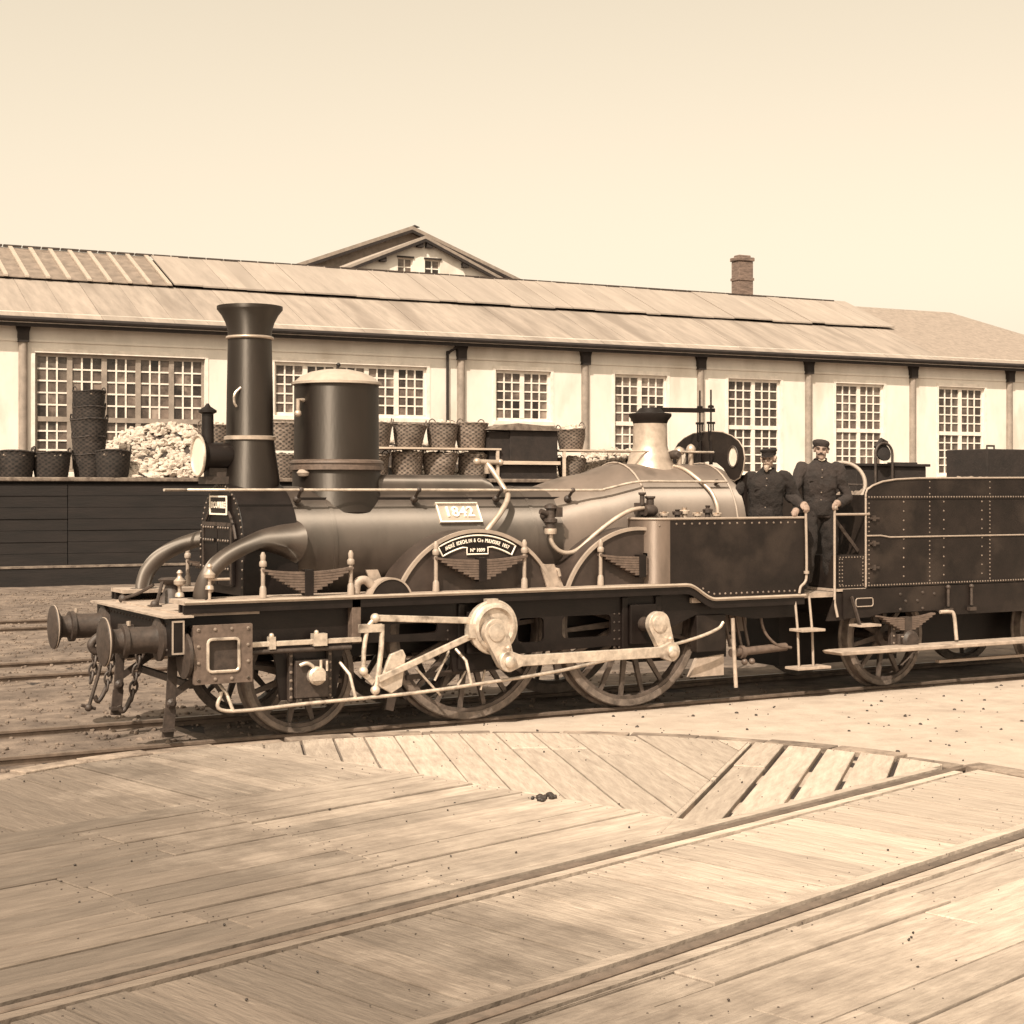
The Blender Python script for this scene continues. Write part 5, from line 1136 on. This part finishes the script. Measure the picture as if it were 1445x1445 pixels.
# footboard
fb_ = MB().plate([(11.58, .49), (11.62, .455), (TX1, .455), (TX1, .50), (11.62, .50)], [], 'y', YC-1.42, YC-1.12); tboth(fb_, 'footboard', 'deck', smooth=0, bevel=.01)
MB().box(13.25, 17.2, YC-1.20, YC-1.14, .27, .30).build('lower_rail', 'rimpale', ten, 0)
for x_ in (13.50, 15.4): 
    hgr = MB().tube(spline([(x_-.16, YC-TY-.06, .84), (x_-.04, YC-TY-.09, .84), (x_, YC-TY-.12, .80), (x_, YC-TY-.16, .52)], 6), .022, 8); tboth(hgr, 'board_hanger', 'deck', smooth=50)
for x_ in (13.48, 13.85): MB().tube([(x_, YC-TY-.05, 1.12), (x_, YC-TY-.05, .90)], .018, 8).ball((x_, YC-TY-.05, 1.12), .028).box(x_-.05, x_+.05, YC-TY-.08, YC-TY-.031, .84, .88).build('drain_cock', 'iron', ten, 50)
# wheels, springs, axle boxes
def tspring(xc):
    zt, half = .84, .42; y = YC-TY-.075; mb = MB(); th = .02
    for i in range(7):
        hw = half*(1-.12*i); up = [(xc+hw*t_, zt-.04+.04*t_*t_*(hw/half)**2-i*th) for t_ in [k/10-1 for k in range(21)]]
        mb.plate(up+[(x, z-th*.86) for x, z in up[::-1]], [], 'y', y-.038, y+.038)
    so, sf = tboth(mb, 'leaf_spring', 'spring', smooth=0)
    MB().box(xc-.05, xc+.05, y-.047, y+.047, zt-.22, zt-.03).build('buckle', 'iron', so, 0)
    ab = MB().box(xc-.20, xc-.13, YC-TY-.06, YC-TY, .40, .80).box(xc+.13, xc+.20, YC-TY-.06, YC-TY, .40, .80).box(xc-.125, xc+.125, YC-TY-.10, YC-TY, .42, .62); ab.lathe([(.11, 0), (.12, .03), (.09, .07)], (xc+.02, YC-TY-.10, .545), (0, -1, 0), 18)
    abo, _ = tboth(ab, 'axle_box', 'iron', smooth=35, bevel=.006)
    rv = MB()
    for k in range(5): rv.rivet((xc-.165, YC-TY-.06, .44+k*.08), (0, -1, 0), .016); rv.rivet((xc+.165, YC-TY-.06, .44+k*.08), (0, -1, 0), .016)
    tag(rv.build('bolts', 'rivet', abo, 40), kind='stuff')
    MB().box(xc-.09, xc+.13, YC-TY-.13, YC-TY-.05, .585, .60).build('box_lid', 'deck', abo, 0)
for x_ in (12.80, 15.55):
    tspring(x_)
    for s_ in (-1, 1): put_wheel(TW, x_, .57, s_, ten, .12)
    MB().tube([(x_, YC-1.05, .57), (x_, YC+1.05, .57)], .06, 12).build('axle', 'iron', ten, 40)
# coal load and things on the tender
cm = MB(); rs = random.Random(21); nx, ny = 40, 16
zc_ = lambda x, y: 2.12+.24*math.sin(math.pi*min(1, max(0, (x-13.3)/3.6)))**.7*math.cos((y-YC)/TY*1.2) if 13.3 < x < 16.9 else 2.10
vs_ = [(12.9+4.4*i/nx, YC-.98+1.96*j/ny, zc_(12.9+4.4*i/nx, YC-.98+1.96*j/ny)+.04*mnoise.noise(Vector((i*.6, j*.6, 1)))) for j in range(ny+1) for i in range(nx+1)]
cm.add(vs_, [(j*(nx+1)+i, j*(nx+1)+i+1, (j+1)*(nx+1)+i+1, (j+1)*(nx+1)+i) for j in range(ny) for i in range(nx)])
for i in range(700):
    x, y = rs.uniform(13, 17.2), rs.uniform(YC-.95, YC+.95); b = LUMPS[rs.randrange(8)]
    mx = Matrix.Translation((x, y, zc_(x, y))) @ Matrix.Rotation(rs.uniform(0, 6), 4, 'X') @ Matrix.Scale(rs.uniform(.03, .075), 4); cm.add([mx @ q for q in b.v], b.f)
tag(cm.build('tender_coal', 'slack', None, 60), 'dusty coal heaped inside the riveted tender', 'coal', kind='stuff')
tb = thing('tool_chest', 'long low dark tool chest lying across the front of the tender', 'chest', (14.15, 15.15, 2.18))
MB().box(13.55, 14.72, 14.95, 15.40, 2.20, 2.53).build('body', 'dark', tb, 0, bevel=.008)
MB().box(13.52, 14.77, 14.92, 15.43, 2.531, 2.565).build('lid', 'dark', tb, 0, bevel=.005)
MB().box(14.2, 14.62, 15.0, 15.1, 2.566, 2.585).build('lid_batten', 'dark', tb, 0)
bx = thing('tender_box', 'tall dark box with a lid handle set on the tender coal', 'box', (15.55, 14.6, 2.3))
MB().box(15.12, 16.0, 14.3, 15.0, 2.25, 2.75).build('body', 'dark', bx, 0, bevel=.012)
MB().tube([(15.45, 14.62, 2.75), (15.45, 14.62, 2.80), (15.58, 14.62, 2.80), (15.58, 14.62, 2.75)], .014, 6).build('handle', 'iron', bx, 40)
ln = thing('filler_hoop', 'dark arched filler lid standing open on the tool chest', 'filler lid', (13.95, 14.85, 2.57))
MB().tube([(13.78, 14.86, 2.2)]+[(13.92-.14*math.cos(math.pi*k/10), 14.86, 2.68+.14*math.sin(math.pi*k/10)) for k in range(11)]+[(14.06, 14.86, 2.2)], .017, 8).build('hoop', 'iron', ln, 50)
MB().lathe([(.11, 0), (.12, .03), (.05, .05)], (13.92, 14.9, 2.70), (0, -1, .35), 18).tube([(13.82, 14.9, 2.76), (13.92, 14.9, 2.86), (14.0, 14.9, 2.82)], .03, 8).build('lid', 'dark', ln, 40)
hw = MB().torus((12.62, YC-.28, 2.30), (-.62, -.70, .25), .265, .024, 40, 8); hwo = hw.build('brake_handwheel', 'rimpale', ten, 50)
n_ = Vector((-.62, -.70, .25)).normalized(); a_ = n_.orthogonal().normalized(); b_ = n_.cross(a_); c_ = Vector((12.62, YC-.28, 2.30)); sp_ = MB()
for k in range(4): t_ = math.pi/4+k*math.pi/2; sp_.tube([c_, c_+(a_*math.cos(t_)+b_*math.sin(t_))*.26], .012, 6)
sp_.lathe([(.04, -.04), (.045, 0), (.03, .03)], c_, n_, 12); sp_.tube([c_, c_-n_*.25+Vector((0, 0, -.1)), c_-n_*.3+Vector((0, 0, -1.1))], .022, 8); sp_.build('wheel_spokes', 'iron', hwo, 50)

# ================================================================= PEOPLE
def limb(mb, pts, rs, n=14): mb.tube(spline(pts, 5), [rs[min(len(rs)-1, i//5)]*(1-(i % 5)/5)+rs[min(len(rs)-1, i//5+1)]*((i % 5)/5) for i in range((len(pts)-1)*5+1)], n)
def hand(mb, wrist, grip, fwd, side):
    # palm from the wrist to the gripped bar, fingers curled over it, thumb closing from the side
    wrist = Vector(wrist); grip = Vector(grip); d = (grip-wrist).normalized(); fwd = Vector(fwd).normalized(); sd = Vector(side).normalized()
    pc = grip-d*.045+Vector((0, 0, .03))
    mb.tube([wrist, wrist.lerp(pc, .6), pc, pc+d*.03], [.028, .036, .042, .036], 12)
    for i, (l_, r_) in enumerate(((.068, .0095), (.078, .010), (.074, .0098), (.060, .0085))):
        o = pc+sd*(i-1.5)*.021+d*.02
        mb.tube([o, o+d*l_*.5+Vector((0, 0, .004)), o+d*l_*.75-Vector((0, 0, .022)), o+d*l_*.55-Vector((0, 0, .052)), o+d*l_*.2-Vector((0, 0, .056))], [r_*1.1, r_*1.05, r_, r_*.95, r_*.8], 8)
    o = pc-sd*.036-d*.01
    mb.tube([o, o-sd*.018+d*.028-Vector((0, 0, .012)), o-sd*.004+d*.055-Vector((0, 0, .034))], [.014, .0125, .010], 8)
def person(name, label, base, facing, height, head_yaw, arms, coat, trouser, cap_style, hairm, beard, lean=(0, 0), stance=0, tilt=0):
    base = Vector(base); f = Vector((facing[0], facing[1], 0)).normalized(); r = Vector((f.y, -f.x, 0))      # r: the person's right-hand... side vector
    k = height/1.70
    P = lambda rt, fw, z: base+r*rt*k+f*fw*k+Vector((0, 0, z*k))+Vector((lean[0], lean[1], 0))*(z/1.7)
    t = thing(name, label, 'person', base)
    body = MB()
    # head
    hf = (Matrix.Rotation(head_yaw, 3, 'Z') @ f); hr = Vector((hf.y, -hf.x, tilt)).normalized(); hc = P(0, .03, 1.565)
    H = lambda a, b, z: hc+(hr*a+hf*b+Vector((0, 0, z)))*k
    def ell(c, ra, rb, rz, n=16, m=11):
        e = MB().ball((0, 0, 0), 1, n, m); e.v = [c+(hr*p.x*ra+hf*p.y*rb+Vector((0, 0, p.z*rz)))*k for p in e.v]; body.add(e.v, e.f)
    ell(H(0, -.012, .03), .076, .094, .092); ell(H(0, .022, -.045), .058, .066, .070); ell(H(0, .062, -.088), .028, .024, .022)
    ell(H(0, .072, .028), .052, .018, .016)
    body.tube([H(0, .078, .025), H(0, .096, -.005), H(0, .104, -.022), H(0, .085, -.030)], [.009*k, .012*k, .016*k, .012*k], 8)
    for s_ in (-1, 1): ell(H(s_*.078, -.005, -.005), .010, .018, .030, 8, 6); ell(H(s_*.042, .058, -.020), .022, .02, .022, 8, 6)
    ell(H(0, .076, -.058), .024, .016, .009, 8, 6)
    body.tube([P(0, -.005, 1.38), P(0, .005, 1.46), H(0, -.01, -.05)], [.068*k, .056*k, .055*k], 14)
    # trunk and legs under the clothes
    body.tube([P(0, 0, .90), P(0, .01, 1.05), P(0, .0, 1.25), P(0, -.01, 1.38)], [.09*k, .09*k, .10*k, .08*k], 16)
    legs = [[(s_*.10, 0, .92), (s_*(.105+.03*stance), .03+(.09*stance if s_ > 0 else 0), .50), (s_*(.115+.05*stance), -.01+(.10*stance if s_ > 0 else -.05*stance), .10)] for s_ in (-1, 1)]
    for lg in legs: limb(body, [P(*q) for q in lg], [.06*k, .05*k, .035*k])
    for (sh, el, gr, sv) in arms:
        limb(body, [P(*sh), Vector(el), Vector(gr)+(Vector(el)-Vector(gr)).normalized()*.10], [.05*k, .042*k, .028*k]); hand(body, Vector(gr)+(Vector(el)-Vector(gr)).normalized()*.10, gr, f, sv)
    fb = fuse(body, .0075, 3); fb.build('body', 'skin', t, 80)
    # clothes
    jk = MB(); n = 24; vs_ = []; rows = ((.80, .205, .150, 0), (.88, .195, .145, 0), (1.0, .185, .138, .008), (1.14, .20, .145, .012), (1.27, .212, .145, .008), (1.345, .190, .125, -.004), (1.40, .150, .102, -.008), (1.445, .085, .08, -.006), (1.47, .068, .072, 0))
    for z, a, b, o in rows:
        for q in range(n):
            an = 2*math.pi*q/n; wv = 1+.018*math.sin(3*an+z*19)+.012*math.sin(7*an-z*31); vs_.append(P(a*math.cos(an)*wv, o+b*math.sin(an)*wv, z))
    jk.add(vs_, [(i*n+q, i*n+(q+1) % n, (i+1)*n+(q+1) % n, (i+1)*n+q) for i in range(len(rows)-1) for q in range(n)]+[tuple(range(n-1, -1, -1)), tuple((len(rows)-1)*n+q for q in range(n))])
    for (sh, el, gr, sv) in arms:
        g_ = Vector(gr)+(Vector(el)-Vector(gr)).normalized()*.085; s0 = P(sh[0]*.72, sh[1], sh[2]+.01); m1 = P(*sh).lerp(Vector(el), .5); m2 = Vector(el).lerp(g_, .5)
        jk.tube(spline([s0, P(*sh), m1, Vector(el), m2, g_], 4), [(.050, .060, .068, .072, .074, .075, .077, .075, .073, .070, .068, .067, .066, .064, .062, .060, .058, .057, .056, .055, .055)[i]*k for i in range(21)], 14)
    jf = fuse(jk, .011, 3)
    jf.v = [p+Vector((mnoise.noise(p*9), mnoise.noise(p*9+Vector((7, 0, 0))), mnoise.noise(p*9+Vector((0, 9, 0)))))*.018+Vector((mnoise.noise(p*26), mnoise.noise(p*26+Vector((7, 0, 0))), 0))*.007 for p in jf.v]
    jo = jf.build('jacket', coat, t, 80)
    bt = MB()
    for i in range(6): p_ = P(.012, .155-.004*i, 1.34-i*.085); bt.ball(p_, .009*k, 8, 6)
    tag(bt.build('buttons', 'rivet', jo, 60), kind='stuff')
    cl = MB(); cl.tube([P(.066*math.cos(a), .005+.07*math.sin(a), 1.462+.012*math.sin(a)) for a in [2*math.pi*q/20 for q in range(20)]], .012*k, 8, True); cl.build('collar', coat, jo, 60)
    ln_ = MB(); ln_.tube([P(-.035, .073, 1.462), P(0, .082, 1.447), P(.035, .073, 1.462)], .010*k, 8); ln_.build('shirt_collar', 'linen', jo, 60)
    pk = MB(); c_ = P(.10, .138, 1.22); pk.bar(c_-r*.05, c_+r*.05, .008, .012); pk.build('pocket_welt', coat, jo, 0)
    tr_ = MB(); tr_.tube([P(0, 0, .82), P(0, 0, .92), P(0, 0, 1.0)], [.165*k, .165*k, .15*k], 20)
    for lg in legs: limb(tr_, [P(*q) for q in lg[:2]]+[P(lg[2][0], lg[2][1], .07)], [.108*k, .088*k, .082*k], 16)
    tf_ = fuse(tr_, .012, 3); tf_.v = [p+Vector((mnoise.noise(p*11), mnoise.noise(p*11+Vector((7, 0, 0))), 0))*.017 for p in tf_.v]; tf_.build('trousers', trouser, t, 80)
    for lg in legs:
        b_ = MB(); a_ = P(lg[2][0], lg[2][1]-.02, .055); b_.tube([a_+Vector((0, 0, .10)), a_], [.055*k, .055*k], 12); fy = lg[2][1]+.01; b_.tube([P(lg[2][0], fy-.075, .042), P(lg[2][0], fy-.02, .05), P(lg[2][0]*1.15, fy+.10, .040), P(lg[2][0]*1.2, fy+.165, .034)], [.036*k, .046*k, .042*k, .028*k], 12)
        bf = fuse(b_, .010, 2); zmin = base.z+.002; bf.v = [Vector((p.x, p.y, max(p.z, zmin))) for p in bf.v]; bf.build('boot', 'boot', t, 80)
    # cap, hair, moustache, eyes
    cp = MB()
    def ringpts(a, b, z, o=0): return [H(a*math.cos(2*math.pi*q/24), o+b*math.sin(2*math.pi*q/24), z) for q in range(24)]
    rings = ([(.083, .100, .045, -.012), (.085, .102, .085, -.012), (.098, .115, .10, -.010), (.10, .117, .112, -.010), (.085, .10, .126, -.012), (.03, .03, .130, -.012)] if cap_style == 'peaked' else [(.084, .100, .040, -.014), (.094, .112, .066, -.018), (.098, .118, .085, -.02), (.086, .104, .108, -.02), (.05, .06, .122, -.02), (.01, .01, .126, -.02)])
    for rg in rings: cp.v += [Vector(p) for p in ringpts(*rg)]
    cp.f += [(i*24+q, i*24+(q+1) % 24, (i+1)*24+(q+1) % 24, (i+1)*24+q) for i in range(len(rings)-1) for q in range(24)]+[tuple((len(rings)-1)*24+q for q in range(24)), tuple(range(23, -1, -1))]
    co = cp.build('cap', coat, t, 60)
    if cap_style == 'peaked':
        pk = MB(); inn = [H(.082*math.sin(a), -.012+.10*math.cos(a), .046) for a in [R(-62+124*q/12) for q in range(13)]]; out = [H(.080*math.sin(a), -.005+.145*math.cos(a), .028) for a in [R(-58+116*q/12) for q in range(13)]]
        dn = Vector((0, 0, -.007)); pk.add(inn+out+[p+dn for p in inn]+[p+dn for p in out], [(i, i+1, 13+i+1, 13+i) for i in range(12)]+[(26+i, 39+i, 39+i+1, 26+i+1) for i in range(12)]+[(13+i, 13+i+1, 39+i+1, 39+i) for i in range(12)]); pk.build('peak', 'boot', co, 60)
    hm = MB(); hm.tube([H(.079*math.cos(a), -.012+.097*math.sin(a), .010+.012*math.cos(a*2)) for a in [R(170+200*q/16) for q in range(17)]], [.020*k]*17, 8); hm.build('hair', hairm, t, 60)
    mu = MB(); mu.tube([H(-.040, .068, -.054), H(-.022, .086, -.045), H(0, .094, -.041), H(.022, .086, -.045), H(.040, .068, -.054)], [.003*k, .008*k, .009*k, .008*k, .003*k], 8); mu.build('moustache', hairm, t, 60)
    if beard:
        bd_ = MB(); bd_.tube([H(0, .080, -.075), H(0, .088, -.105), H(0, .075, -.145)], [.030*k, .032*k, .010*k], 10); bd_.build('beard', 'hairp', t, 60)
    for s_ in (-1, 1):
        MB().ball(H(s_*.032, .070, .004), (.011*k, .011*k, .006*k), 10, 7).build('eye', 'boot', t, 60)
        MB().tube([H(s_*.014, .087, .024), H(s_*.034, .083, .030), H(s_*.054, .070, .022)], .0055*k, 6).build('eyebrow', hairm, t, 60)
    return t
CAMF = (-.45, -.89)
# standing driver between the two grab posts
b2 = Vector((11.80, 13.66, 1.147)); f2 = Vector((-.45, -.89, 0)).normalized(); r2 = Vector((f2.y, -f2.x, 0))
person('person', 'standing man in a dark buttoned jacket and round cap gripping both grab posts', b2, CAMF, 1.66, R(-14),
       [((.20, -.01, 1.36), (11.42, 13.66, 2.17), (11.365, 13.33, 2.025), (1, 0, 0)), ((-.20, -.01, 1.36), (12.10, 13.50, 2.15), (11.83, 13.385, 2.045), (1, 0, 0))],
       'cloth2', 'cloth', 'round', 'hair', False, lean=(.03, -.03), stance=1, tilt=.10)
# second man behind the side sheet
person('person', 'bearded man in a peaked cap and dark coat leaning on the cab side sheet', (11.15, 13.82, 1.113), (-.60, -.80), 1.58, R(-18),
       [((.20, -.01, 1.36), (10.85, 14.0, 2.05), (10.80, 13.74, 1.80), (1, 0, 0)), ((-.20, -.01, 1.36), (11.50, 13.60, 2.06), (11.24, 13.36, 1.965), (1, 0, 0))],
       'cloth', 'cloth', 'peaked', 'hairp', True, lean=(.02, -.10), tilt=-.06)
